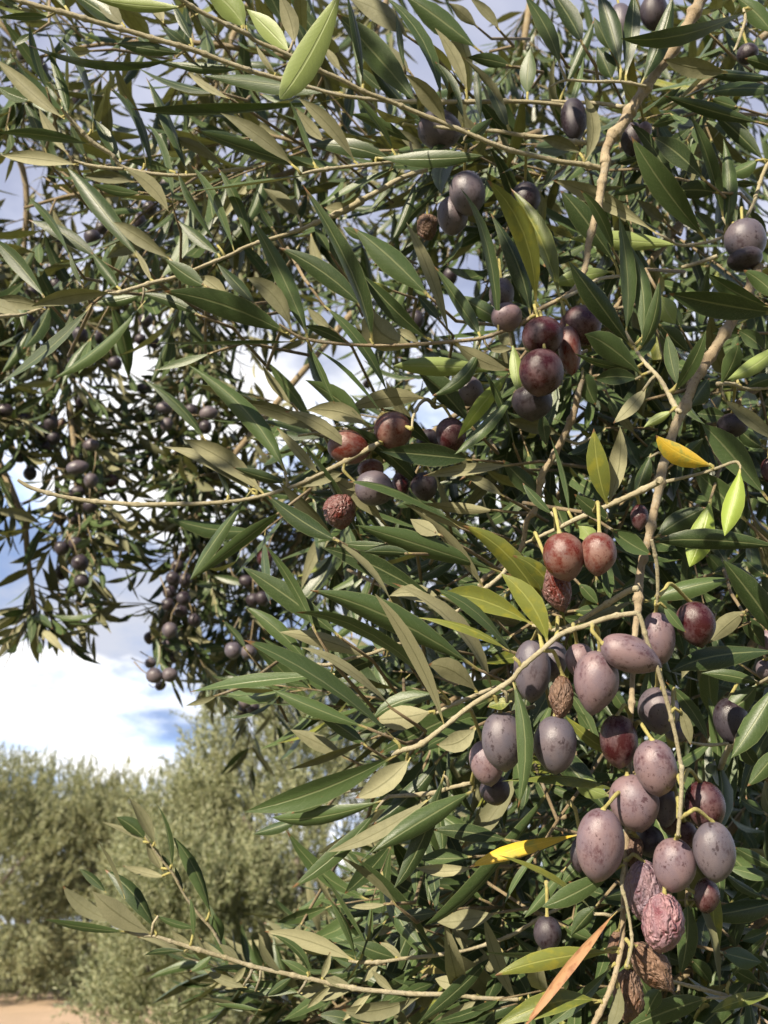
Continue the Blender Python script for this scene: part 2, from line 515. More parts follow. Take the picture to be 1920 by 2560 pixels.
NEAR = [
 ('thick', "thick pale olive branch forking down from the top right corner", [
  (.475, .40, "T3 1330 -200 100, 1230 -10 96, 1150 140 92, 1060 300 88, 960 430 86, 860 580 84, 790 680 86, 720 800 90, 640 900 90, 605 990 78, 605 1080 70, 580 1200 66, 560 1330 66, 530 1450 62, 495 1580 56, T6 485 20 52, 455 130 48, 400 220 44, 330 270 42, 180 345 38, 120 400 40, 0 460 36, T5 1550 505 34, 1450 535 32, 1250 556 30, 1050 572 30, 900 578 26, 760 580 26, 550 570 27, 330 540 30, 250 508 26, 150 440 16"),
  (.455, .47, "T3 590 930 40, 540 930 42, 400 918 40, 250 895 36, 100 880 36, 20 870 34, T2 1560 850 34, 1400 845 30, 1150 820 26"),
  (.46, .49, "T3 800 690 36, 700 690 34, 560 670 32, 350 660 28, 200 650 20"),
  (.45, .44, "T3 870 560 28, 700 530 26, 520 530 24, 350 520 20, 250 560 14"),
  (.415, .46, "T6 330 275 34, 480 200 30, 560 150 30, 690 130 26"),
 ]),
 ('second', "long olive stem with big mauve olives hanging down the right side", [
  (.445, .33, "T6 1600 60 84, 1520 250 86, 1420 430 86, 1340 560 84, 1260 690 82, 1190 800 80, 1130 950 82, 1060 1100 78, 1010 1250 78, 970 1400 82, 950 1520 72, 920 1659 68, T9 890 150 66, 840 350 62, 822 480 74, 815 650 62, 800 760 54, 790 900 46, 780 1100 44, 775 1250 50, 765 1400 44, 760 1600 46, T12 765 100 50, 750 350 48, 737 600 46, 722 850 44, 715 1100 44, 690 1250 44, 650 1400 46, 590 1540 48, 500 1720 50"),
  (.34, .345, "T9 815 655 44, 640 680 46, 480 735 44, 320 790 46, 200 890 44, 60 1010 44, T8 1640 1100 44, 1400 1250 42, 1220 1390 40, 1060 1510 48, 940 1545 44, 880 1580 20"),
  (.345, .365, "T9 815 495 54, 760 510 50, 640 580 48, 510 660 42, 380 735 36, 250 770 22"),
  (.36, .39, "T6 960 1450 60, 910 1485 52, 640 1610 44, T9 420 45 40, 320 95 38, 200 150 28, 90 200 18"),
  (.355, .345, "T6 1000 1462 32, 1180 1420 26, 1300 1385 24, 1440 1335 26, 1475 1355 22, 1480 1380 14"),
  (.345, .35, "T9 905 180 30, 925 270 32, 940 360 34, 945 500 30, 938 600 18"),
  (.335, .33, "T9 815 650 40, 840 710 40, 880 850 36, 950 1040 36, 1010 1250 36, 1060 1450 34, 1095 1640 36, T12 1100 0 38, 1095 200 38, 1075 440 30"),
  (.335, .325, "T12 725 640 34, 710 760 32, 740 870 26, 770 1040 26, 775 1150 28, 745 1290 22"),
  (.345, .38, "T6 1085 1010 46, 1060 980 44, 960 800 36, 860 690 30, 810 620 26, 790 580 12"),
  (.34, .35, "T12 720 900 26, 640 960 18"),
 ]),
 ('upper', "slender olive branch with opposite leaves sloping across the upper left", [
  (.43, .48, "T1 -60 -80 36, 130 5 40, 450 92 46, 630 145 40, 810 195 42, 1050 265 40, 1250 322 46, 1430 390 38, 1600 450 40, T2 -20 465 38, 110 500 36, 330 560 30, 560 620 30, 900 655 34, 1200 660 36, 1420 660 36, T3 100 660 32, 400 690 30"),
 ]),
 ('ridge', "slim olive branch sloping from the top edge down to the thick fork", [
  (.39, .455, "T1 1060 -60 34, 1180 0 36, 1290 70 38, 1450 150 36, 1600 220 44, T2 0 265 34, 200 350 36, 400 450 38, 560 520 38, 690 590 40, 850 650 36, 1000 712 38, 1250 812 36, 1500 918 38, 1640 970 40, T3 110 1003 38, 300 1045 40, 470 1068 44, 590 1095 50"),
 ]),
 ('kink', "leafy olive twig kinked at the left edge below the upper branches", [
  (.45, .48, "T1 400 700 18, 430 745 34, 520 840 30, 610 930 40, 720 1000 32, 790 1080 34, 960 1122 32, 1200 1138 28, 1400 1115 30, 1640 1085 24"),
  (.455, .46, "T1 480 1040 16, 560 1068 30, 660 1085 32, 800 1095 26"),
  (.45, .47, "T2 290 1130 16, 400 1105 34, 600 1080 28, 840 1055 28, 1000 1040 20"),
 ]),
 ('middle', "straight olive shoot crossing the left side towards the middle gap", [
  (.44, .49, "T4 700 240 14, 765 240 40, 850 215 36, 1000 170 36, 1160 130 32, 1340 55 30, 1500 -10 30, T2 -40 1590 30, 250 1500 34, 420 1430 40, 610 1345 56, 700 1290 50, 820 1225 46, 950 1150 42, 1110 1100 36"),
  (.44, .46, "T4 -120 400 34, 0 393 34, 130 383 28, 180 370 14"),
 ]),
 ('bare', "bare pale olive twig reaching left with a bunch of red olives at its base", [
  (.42, .43, "T4 115 1450 26, 160 1480 34, 230 1512 34, 400 1558 34, 600 1590 40, 750 1600 36, 900 1612 42, 1100 1608 36, 1300 1604 34, 1520 1588 30, T5 60 1550 32, 250 1490 34, 360 1440 34, 480 1380 38, 600 1320 40, 720 1255 44, 800 1210 36"),
  (.43, .44, "T5 270 1165 18, 420 1145 28, 600 1140 26, 780 1108 24"),
  (.42, .45, "T5 1010 1120 14, 1020 1040 26, 1060 960 28, 1110 930 34, 1160 980 36"),
 ]),
 ('tan', "lit tan stem running behind the three red brown olives", [
  (.45, .46, "T6 460 800 34, 430 890 52, 400 1020 56, 330 1180 58, 250 1330 52, 195 1420 56, 150 1640 46, T9 95 60 44, 45 260 36, T8 1480 430 40, 1465 500 34"),
  (.455, .46, "T6 330 1180 30, 430 1215 26, 520 1170 22"),
 ]),
 ('inner', "short pale leafy twigs in the middle of the tree behind the long leaves", [
  (.415, .43, "T8 1160 1310 20, 1250 1260 34, 1430 1185 34, 1560 1130 26"),
  (.425, .44, "T8 300 965 14, 380 990 34, 480 988 34, 600 950 28, 720 925 26, 960 840 28"),
  (.42, .425, "T8 1440 470 16, 1480 495 34, 1600 400 38, 1640 330 30"),
  (.425, .43, "T8 1260 660 22, 1330 630 34, 1420 580 22"),
  (.42, .43, "T11 560 160 26, 760 120 30"),
  (.42, .41, "T11 860 185 30, 1130 165 42, 1250 130 34, 1400 95 30"),
 ]),
 ('low', "low olive branch whose leafy tip stands against the far trees", [
  (.43, .45, "T10 830 1065 18, 900 1080 28, 1010 1092 28, 1130 1130 30, 1265 1172 38, 1380 1205 32, 1480 1235 36, 1640 1285 32, T11 180 1330 36, 380 1372 36, 640 1428 38, 800 1445 36, 1000 1462 38, 1280 1470 36, 1450 1490 32, 1700 1500 30"),
  (.44, .45, "T10 940 440 12, 1000 530 18, 1060 610 20, 1130 700 26, 1200 830 22, 1290 950 24, 1370 1040 26, 1430 1140 26, 1490 1235 28"),
 ]),
 ('lower', "thin leafy olive shoot above the low branch near the bottom", [
  (.45, .46, "T11 600 1250 18, 660 1258 28, 790 1255 40, 950 1235 28, 1150 1215 34, 1350 1182 28, 1500 1140 30, 1660 1080 30, T12 200 960 28, 330 900 24"),
 ]),
 ('corner', "olive twig with broad leaves in the bottom right corner", [
  (.385, .40, "T12 1030 1380 26, 1240 1435 34, 1450 1490 32, 1600 1540 28, 1750 1600 26"),
  (.385, .39, "T12 1260 1488 20, 1350 1490 24, 1430 1487 26"),
  (.38, .42, "T9 1750 1020 30, 1610 1105 32, 1560 1080 14"),
  (.40, .42, "T9 1480 1430 50, 1400 1540 52, 1350 1660 48"),
  (.385, .40, "T9 1140 1490 20, 1270 1510 28, 1400 1500 24"),
 ]),
 ('edge', "olive twig with long glossy leaves at the upper right edge", [
  (.455, .50, "T3 1040 1570 16, 1110 1590 26, 1250 1572 26, 1350 1542 26, 1480 1460 26, 1560 1330 28, 1590 1240 30, 1640 1100 34, 1760 900 40"),
  (.43, .44, "T3 1440 330 20, 1470 260 26, 1510 130 26, 1500 60 22"),
  (.42, .43, "T6 1330 0 34, 1220 40 34, 1100 75 30"),
  (.42, .44, "T6 1330 830 40, 1430 830 30, 1520 860 30, 1700 850 30"),
 ]),
]

# ------------------------------------------------------------------ near leaves, read off tile by tile:
# base x y, tip x y, apparent width, side (u upper, d underside, l lime, p pale, o yellowing, y yellow, b dry), middle x y, f in front / k behind
LEAVES = {
1: """330 112 -20 112 55 u 170 105
430 60 330 -200 70 u
800 185 430 -60 125 u 620 50
805 165 620 -60 115 d
1190 45 600 -10 60 p 900 35
1165 375 170 285 52 u 650 400
1200 350 740 280 95 u 960 315
1240 305 1060 170 75 u
1245 270 1110 10 65 u
1560 450 1080 400 75 u 1300 440
1430 600 880 430 55 u 1150 550
1490 640 1215 465 55 d
1585 185 1280 -120 170 p 1480 30
1600 195 1530 -80 60 u
1470 1105 1090 900 80 d 1270 955
420 770 -40 370 115 d 200 600
437 745 300 300 75 u 405 560
600 860 345 225 70 u 535 500
945 1080 710 575 38 u 860 770
985 1150 805 615 50 u 930 850
1125 1355 950 800 45 u 1060 1010
1215 1130 945 500 70 u 1100 800
600 940 -20 860 78 u 300 880
510 1070 5 1005 105 d 260 1030
780 1078 712 1000 80 u
790 1050 600 760 95 u
785 1090 1092 1372 112 d 965 1190
920 1700 435 1085 140 u 650 1340
1120 1690 735 1440 115 d 910 1540
460 1680 185 1285 42 u 345 1450
650 1690 185 1425 110 u 420 1520
1520 1640 1240 1072 80 u 1400 1330
1640 1620 1412 1085 85 u 1545 1330
1420 1610 1150 1115 65 u 1270 1340
1430 1660 1150 1430 95 u
200 650 -20 560 95 u k
300 990 150 660 85 u 230 800 k
440 1000 250 700 75 d k
560 1030 455 800 65 u k
1120 1110 820 1045 70 u
930 1250 590 1190 75 u
870 1180 540 1140 95 d k
600 330 430 340 70 d k
230 210 90 300 50 u k
310 600 190 150 60 u 230 380 k
140 60 -40 -60 60 u
1060 150 940 -20 90 d k
1400 230 1280 60 80 u k""",
2: """560 -90 155 643 190 p 350 350 F
700 572 588 -40 55 u 655 240 f
1060 690 518 88 205 u 795 375
985 240 600 -10 165 d 800 70
1235 818 960 480 135 d 1125 620 f
1370 600 1158 180 95 d 1285 370
1200 660 825 -30 100 u 1085 270
1450 330 950 -40 175 u 1200 130 k
965 460 905 80 50 u
1350 790 1158 398 95 u 1265 560
1640 830 1330 365 60 d 1535 590
1440 180 1250 20 85 d k
1580 200 1380 -20 75 d
1659 430 1365 372 95 u
1460 800 1422 425 55 u 1440 600
1640 850 1480 500 85 u
1330 930 1532 765 95 u
650 1062 278 640 115 d 470 810 f
450 920 260 700 85 d k
380 1075 212 640 42 u 310 850
895 985 640 625 48 u 790 800 f
1020 930 612 740 95 u 800 810
900 1045 345 935 130 u 620 955
770 1020 1472 1008 125 u 1110 1030 f
890 975 1250 970 70 u k
890 1095 435 1320 55 u 680 1190
640 1360 440 1345 95 d
285 1405 45 1220 105 d
860 1600 1035 1165 75 u
870 1610 1190 1245 80 u 990 1410
225 345 -60 60 125 p
250 290 150 -40 125 d
140 490 0 290 42 d
570 635 -815 705 110 u -200 735
400 1088 -405 838 125 u 0 985
250 1080 -230 733 115 d 20 880
560 600 -355 488 92 u 100 545
400 1120 -459 1245 50 u 0 1195
830 590 660 430 70 u k
1000 470 880 300 80 d k
350 330 250 130 80 u k
560 470 440 300 70 d k
1100 1000 900 830 80 d k
120 1500 20 1330 60 u k
480 1640 380 1480 70 u k
720 1560 560 1470 70 u k
1260 1110 1100 1290 60 u k""",
3: """315 435 75 -40 120 u 225 190
460 290 240 -80 140 u 370 110
330 600 532 128 80 u 445 340
345 780 465 365 38 u 425 560
465 1060 460 612 112 d 525 830
460 1000 185 895 95 d 320 920
100 620 120 310 120 u
710 470 555 -60 140 u 640 180
735 510 785 -40 120 u 775 200
640 330 530 110 85 u k
650 520 550 300 130 u k
835 545 1045 -40 140 u 965 260
1560 55 705 250 105 u 1110 225 f
1400 470 980 385 135 d 1180 440
1780 515 1210 465 85 u 1450 480 f
1800 600 1240 615 115 u 1500 570 f
1620 800 980 620 105 u 1300 720
1640 1050 1290 720 115 u 1480 880
1370 1430 1155 745 95 u 1280 1060 f
1385 1500 1370 900 112 u 1410 1200
1255 1550 773 885 190 u 985 1210 f
1080 1300 768 805 95 u 930 980
1250 1170 910 890 155 u 1080 1000
1340 1250 1058 1240 135 u 1200 1230
1600 1030 1400 1130 125 u
680 1720 312 1233 170 u 480 1430 f
665 1640 443 1232 85 u 570 1400 f
950 1520 258 1165 130 d 580 1290
1110 1590 368 1545 125 p 740 1560
290 1030 203 1210 55 u
1600 1195 1430 1180 60 u
1320 1560 1180 1370 100 u
1750 470 1508 380 95 u
1700 230 1450 -20 135 u
1290 230 1120 60 90 u k
900 700 1100 560 60 u k
1100 760 900 820 70 u k
660 1060 860 1010 90 u k
900 1200 650 1270 70 u k
1480 700 1290 640 100 u k
1620 330 1420 250 80 u k
300 330 180 120 70 u k
1000 1450 800 1290 80 d k
1659 1560 1500 1350 110 u k
960 1010 1150 830 80 u k""",
4: """298 282 -60 -120 115 u 130 60
150 385 -150 280 110 d
295 345 -40 290 105 d 130 300
750 240 203 330 115 d 470 255
590 318 -20 842 80 u 330 590
940 288 343 797 85 u 650 585
770 215 588 -30 80 u 690 105
540 200 450 -30 38 u
985 172 878 -40 45 d
1300 388 898 240 85 u 1100 290
1380 625 998 742 65 u 1200 685
1335 1200 928 800 85 u 1150 960
1340 200 1073 22 130 u
1490 280 1298 130 125 d
1659 320 1408 48 95 u 1545 190
940 235 610 305 85 u k
1655 1545 1060 1235 120 d 1385 1350
1490 1570 1400 1390 40 u
1240 170 1180 60 60 u k""",
5: """230 480 -60 140 135 d 120 260
340 530 -40 -259 130 u 175 140
750 560 300 -464 140 u 620 110 f
1050 588 755 328 240 d 815 500 f
1290 565 1640 740 115 d
1620 740 885 713 125 p 1200 715
1455 560 1138 907 105 u 1360 770 f
1400 1110 1048 753 190 u 1230 900
1640 760 1308 1182 115 l 1470 960 f
1700 860 1288 1285 105 u 1500 1090 f
1680 1250 1478 755 42 u 1590 950 f
440 320 850 880 95 u 680 570
340 578 825 1040 42 u 590 765 f
350 590 510 960 55 u
1100 925 588 995 140 d 850 920
1140 1580 558 1088 140 u 870 1300 f
1160 1245 813 988 120 u 980 1090 f
1400 1320 803 1265 170 u 1120 1290 f
1650 1355 1083 1425 95 d 1350 1390 f
420 1140 -150 940 125 d
640 1285 183 1005 105 d 430 1100 f
730 1110 325 1000 140 d 550 1010
410 1415 133 1110 80 d 280 1270
680 1830 283 1190 48 u 485 1490 f
710 1090 318 803 155 u 530 930
250 980 40 700 65 d k
200 1472 -150 1370 85 u
270 1510 562 1405 105 d 420 1440
520 1849 150 1470 105 d 330 1640 f
840 1740 455 1430 130 d 650 1550 f
1340 1769 598 1463 48 u 930 1530 f
1560 1650 1083 1603 85 d
1480 1780 945 1600 60 d 1250 1710
1610 1560 1348 1420 85 d
1620 450 1290 255 125 u
1455 515 1150 60 115 u 1330 330
1060 565 898 470 65 d
600 580 310 450 85 u
700 340 150 -54 150 u 450 115
1130 550 690 120 135 u
1130 270 630 -184 200 u 880 20
1260 545 975 -219 75 d 1140 150 f
1570 510 1320 -444 85 u 1500 -60 f
220 510 -599 230 200 u -200 320
250 555 -684 566 62 u -200 572
200 1420 -439 705 140 u -60 1010
60 1555 -474 1190 155 d -200 1325
900 230 700 160 60 o k
1660 590 1560 480 90 d k
1490 610 1659 600 60 d
1200 430 1040 250 80 u k
500 480 330 330 70 d k""",
6: """155 315 -164 -494 160 o 75 -150 f
308 270 -10 -440 150 o 185 -110
120 390 -139 -279 140 u 40 60
790 610 363 28 160 u 560 300 f
860 790 470 507 185 u 650 600 f
845 722 403 630 55 u 620 712 f
825 610 955 140 105 u 915 420 f
1040 892 1257 480 120 u 1170 690 f
1080 860 1005 500 105 u
955 250 1060 440 140 p
950 440 1142 622 125 u
1720 370 1018 243 200 u 1330 310 f
1680 330 1268 115 135 u
1740 290 1500 92 125 u
1345 845 1465 562 140 u 1430 690 f
1750 560 1393 802 105 p f
1510 860 1740 780 110 u
1360 920 1740 1210 115 d
1660 1580 1228 1085 215 u 1425 1290
1520 1720 1172 1380 190 u
1305 1362 933 1160 160 y 1080 1275 f
1478 1372 1378 1814 150 l 1430 1600 f
1290 1565 1150 2014 185 l 1225 1819 f
620 1625 530 1118 160 o 555 1370 f
625 1612 700 1105 135 d 695 1350
870 850 655 1085 115 d 780 965
880 930 720 970 70 u
455 720 545 965 140 u 490 850
830 800 528 800 125 u 680 780
1050 1000 853 1112 65 p
1150 990 1280 790 160 u
370 1680 243 1160 42 u
215 1570 -60 1320 140 u
270 1680 70 1470 75 u
330 1170 -40 1065 115 d
188 1000 222 1228 90 u
0 555 42 897 85 p 25 720 f
640 1720 403 1543 120 u
660 100 240 190 110 p
735 515 690 -269 120 u 750 150
840 560 775 -60 125 u 850 250
1100 480 1000 300 90 u k
1500 500 1300 500 100 u k
1400 1040 1200 1020 110 u k
1100 1300 1240 1180 90 u k
900 1280 800 1560 110 u
620 900 700 1080 60 u k
800 1160 640 1000 70 d k
1640 1250 1450 1100 110 u k
760 1620 880 1340 110 u k
1640 620 1460 480 120 u k""",
7: """1420 1185 1203 1256 45 d
1600 900 1440 700 50 u k""",
8: """560 822 -89 355 165 u 235 570
340 978 -74 610 120 u 130 755
915 1487 -79 830 165 u 435 1100 f
1260 645 430 233 165 u 810 370
1440 1020 348 508 205 u 880 690 f
1260 1230 253 652 140 u 760 800 f
1220 1385 770 530 100 d 1030 920 f
890 602 448 160 62 d 700 350
388 780 50 200 62 u 235 470
715 942 153 778 118 d 440 830 f
890 1280 288 875 75 d 600 1020 f
510 1050 -434 1167 120 u 0 1100
720 1400 105 1150 120 u 380 1270
870 930 455 1095 105 u
1590 392 643 85 170 u 1110 230 f
1010 270 700 260 85 u
880 205 540 200 70 u
1195 150 1000 45 130 d
1270 660 863 545 130 d 1060 530
1527 1150 883 460 105 d 1300 740 f
1690 960 1158 500 90 u 1440 660 f
1640 900 1038 683 75 o 1350 745
1440 1172 1118 990 160 d 1280 1030 f
1150 1290 778 1342 180 d 950 1330
1230 1190 755 1345 130 u 950 1220
1580 1190 790 1570 170 u 1150 1380 k
600 1600 222 1410 115 d
720 1520 365 1295 105 u
1430 1388 1168 1505 150 d 1310 1490 f
920 1565 -80 1945 190 u 420 1800 f
790 1455 205 1672 65 d 480 1570 f
-10 -170 -429 440 85 u -270 190
170 -10 -429 443 85 u -90 190
540 190 75 -109 140 u 300 60
1480 500 1000 -30 95 d 1260 200 f
1659 1225 1500 1265 110 o
960 420 1200 300 90 u k
1250 470 1080 560 80 u k
1640 500 1440 620 80 u k
1300 900 1130 860 70 d k
1550 700 1400 560 70 u k
1000 1000 900 860 70 u k
1659 800 1500 900 90 u k""",
9: """855 587 1425 432 145 u 1130 490 f
1820 920 1368 312 185 u 1580 580 f
1780 230 925 197 160 u 1250 180
930 165 1260 -30 160 u k
640 110 900 275 150 u
1740 905 1028 1040 180 u 1330 930 f
1610 1112 1225 1045 90 u
1740 1080 1418 1597 170 u 1570 1370 f
1600 1100 1362 1295 155 u 1490 1230
1335 1700 1273 1193 90 u 1320 1430
1275 1502 993 1098 95 u 1170 1290
1090 1270 1158 1512 85 d
1520 640 1275 850 140 d
1500 655 1640 880 135 u
1500 730 1270 830 60 u
250 735 -319 88 155 o 10 320 f
232 862 -70 400 170 o 130 600
350 745 3 283 130 o 225 440 f
160 745 -465 538 175 o -180 575
400 640 590 610 90 u k
722 1567 348 1320 100 o 530 1490
0 1085 38 1918 120 u 85 1480 f
412 80 480 222 115 p 490 140 f
370 740 800 572 65 d
980 600 1130 782 75 u 1045 690 f
1300 400 1500 330 110 u k
430 460 560 600 90 u k
640 400 480 260 100 u k
700 500 900 430 80 u k
1240 260 1380 420 100 u k
1659 420 1520 320 90 u k
320 680 560 760 90 u k
640 1150 740 1300 90 u k
520 1440 420 1290 80 u k
1200 900 1100 1080 70 d k
1500 1000 1300 870 60 u k
1600 1659 1480 1480 110 u k""",
10: """830 1062 268 977 62 u 520 1030
750 1002 408 763 105 d 550 905
1005 1087 600 797 160 d 775 955 f
1015 1067 678 658 130 u 875 830
690 810 513 653 65 u
1220 1187 932 1215 48 u 1060 1187
1367 962 1122 448 112 u 1275 680
1430 1162 1385 945 95 u
945 467 755 318 110 u
1010 505 830 188 85 d 930 330
950 490 660 350 42 d
1055 672 948 473 85 d
1115 655 1018 235 42 u 1090 430
1120 690 1050 560 55 u
1075 707 793 633 62 d
810 850 618 445 42 d
1190 810 1135 640 40 u
1000 950 1275 1035 50 u
1600 1422 1322 1308 65 d
1690 1312 1360 1303 55 u
1700 1570 1370 1525 45 u
1680 1450 1530 1430 65 u
1700 1630 1215 1490 42 d
1250 1110 1230 830 40 u
1480 1235 1290 1095 62 d 1370 1190
1265 1172 1110 1050 62 d 1180 1125
1380 1205 1230 1320 58 u
1560 1260 1420 1140 62 d
1600 1275 1500 1400 55 d""",
11: """600 60 228 295 95 u 400 200
860 200 103 320 145 u 400 320
300 320 -20 428 85 u
800 248 232 777 120 u 545 535 f
1000 -70 643 195 175 d 840 90 f
1190 -60 748 370 140 u 1000 175 f
1140 185 463 545 95 d 800 410 f
1420 140 748 550 165 u 1085 335 f
1225 20 893 780 140 u 1075 470 f
1720 10 1332 515 150 d 1520 320 f
1939 85 1093 1017 145 u 1470 740 f
1650 470 1135 400 130 u
1400 575 1045 585 135 u
1420 640 1025 645 90 d 1220 670
1162 1197 655 588 100 u 900 855 f
745 1212 413 678 55 u 590 905
650 1252 465 838 48 u 580 1020
645 1252 53 1058 120 d 340 1120
350 1342 105 1078 65 u 275 1190
1085 1468 555 1565 135 d 800 1565
742 1285 188 1442 58 u 470 1395
655 1420 235 1440 120 d 450 1450
1135 1240 638 1512 62 u 900 1400
300 1460 -120 1440 105 u
1535 1210 1038 1665 120 u 1320 1425 f
1450 1480 1100 1690 90 d 1290 1600
1750 1500 1410 1620 110 u
1345 1400 1160 1365 95 d
2290 1180 1448 1187 62 u
925 1237 625 1130 115 u
1190 930 885 965 95 u
1565 940 1175 1000 140 d
910 890 525 565 65 d
870 880 585 895 45 d
760 690 640 560 50 d k
1060 820 900 640 70 d k
900 1040 700 1030 80 d k
520 900 390 700 45 d k
300 1000 200 1180 60 d k
1130 1060 950 1000 60 d k
1480 860 1250 760 80 u k
700 1659 400 1600 90 u k
1000 1659 880 1560 70 d k
1250 1300 1100 1180 60 u k
180 1330 20 1090 62 d 70 1230
380 1372 160 1240 64 u
640 1428 420 1330 70 d
500 1400 330 1560 64 d
250 1340 60 1480 58 u
760 1440 560 1640 64 d
900 1450 750 1310 62 d
420 1380 480 1190 52 d
1010 1462 860 1600 60 d
950 1235 800 1130 60 d
800 1255 690 1390 56 d
1160 1212 1000 1120 60 d""",
12: """1300 700 1347 1185 130 o 1305 950 f
1143 780 1347 1448 75 d 1285 1060 f
1130 850 1088 1352 150 u 1135 1100
1780 850 1225 965 160 u 1500 920
1700 720 1393 645 100 u
1720 660 1438 513 90 u
1659 850 1380 680 70 u
1740 -150 1525 118 120 u
1740 1455 1288 1587 100 o 1480 1510
1345 1190 1620 1260 150 u
1390 1405 1690 1055 48 u
970 1420 868 1612 125 u
1272 1490 735 1690 170 u 1010 1575
690 1390 608 1710 110 d 685 1560 f
692 915 70 1690 100 b 370 1260 f
672 1190 -112 1345 140 o 260 1235 f
562 1508 -130 1690 160 o 250 1525 f
655 1272 195 1690 95 u
700 640 193 902 150 u 410 810
555 962 -90 565 55 o 285 735 f
722 182 -60 85 48 o 420 65 f
450 428 -272 640 120 y 50 520 f
640 185 400 80 120 p
350 640 78 972 85 u
170 540 -50 885 42 u
560 880 380 1090 110 u k
1150 1230 1290 1400 120 u k
330 1020 560 1120 100 u k
480 600 320 760 90 u k
1500 1180 1659 1330 110 u k
1650 300 1480 200 90 u k
1600 1400 1420 1300 110 u k
1100 1500 1300 1659 100 u k
300 330 160 520 90 u k
1659 1050 1480 1120 90 u k
900 1500 820 1330 90 u k"""}

TILE_DEPTH = {1: .50, 2: .475, 3: .455, 4: .455, 5: .44, 6: .42, 7: .47, 8: .40, 9: .385, 10: .44, 11: .43, 12: .385}


def to3(tile_xy, d):
    return at(tile_xy[0], tile_xy[1], d)


def build_near():
    for key, label, stems in NEAR:
        paths = []
        for d0, d1, s in stems:
            p = S(s)
            m = len(p) - 1
            paths.append([(x, y, d0 + (d1 - d0) * i / m, wd) for i, (x, y, wd) in enumerate(p)])
        x, y, d, _ = paths[0][0]
        b = empty("olive_branch", at(x, y, d), label, "branch", "olive branches close to the camera")
        WORLD[b] = at(x, y, d)
        BRANCH[key] = b
        for i, p in enumerate(paths):
            path = spline([(at(x, y, d), 0.5 * wd * d / FPX * (0.88 if wd > 60 else 0.78)) for x, y, d, wd in p], 14)
            rr = random.Random(i + 5)
            path = [(q + Vector((rr.uniform(-1, 1), rr.uniform(-1, 1), rr.uniform(-1, 1))) * r * 0.05, r) for j, (q, r) in enumerate(path)]
            run, nxt, marks, prev = 0.0, rr.uniform(.006, .016), [], path[0][0]
            dist = []
            for q, r in path:
                run += (q - prev).length
                prev = q
                dist.append(run)
                while run > nxt:
                    marks.append((nxt, rr.uniform(.18, .5)))
                    nxt += rr.uniform(.010, .024)
            path = [(q, r * (1 + sum(a * math.exp(-((dd - m_) / (r * 0.9)) ** 2) for m_, a in marks) * (0.5 if r > .003 else 1))) for (q, r), dd in zip(path, dist)]
            thick = key in ('thick', 'second', 'tan') and i == 0
            o = tube("stem" if i == 0 else "twig", path, M_BARK if thick else M_TWIG, b, 10 if thick else 8, 0.07)
            # dense 2-D polyline for attaching leaves and olives
            poly = []
            for a, c in zip(p[:-1], p[1:]):
                for t in (0, .25, .5, .75):
                    poly.append(tuple(a[k] + (c[k] - a[k]) * t for k in range(3)))
            poly.append(p[-1][:3])
            STEMS.append((b, poly))
    # swellings where leaves leave the thick stems are made with the petioles


def nearest(x, y, lim):
    best = (1e9, None, None, None)
    for b, poly in STEMS:
        for (sx, sy, sd) in poly:
            q = math.hypot(sx - x, sy - y)
            if q < best[0]:
                best = (q, b, sd, (sx, sy))
    return best if best[0] < lim else None


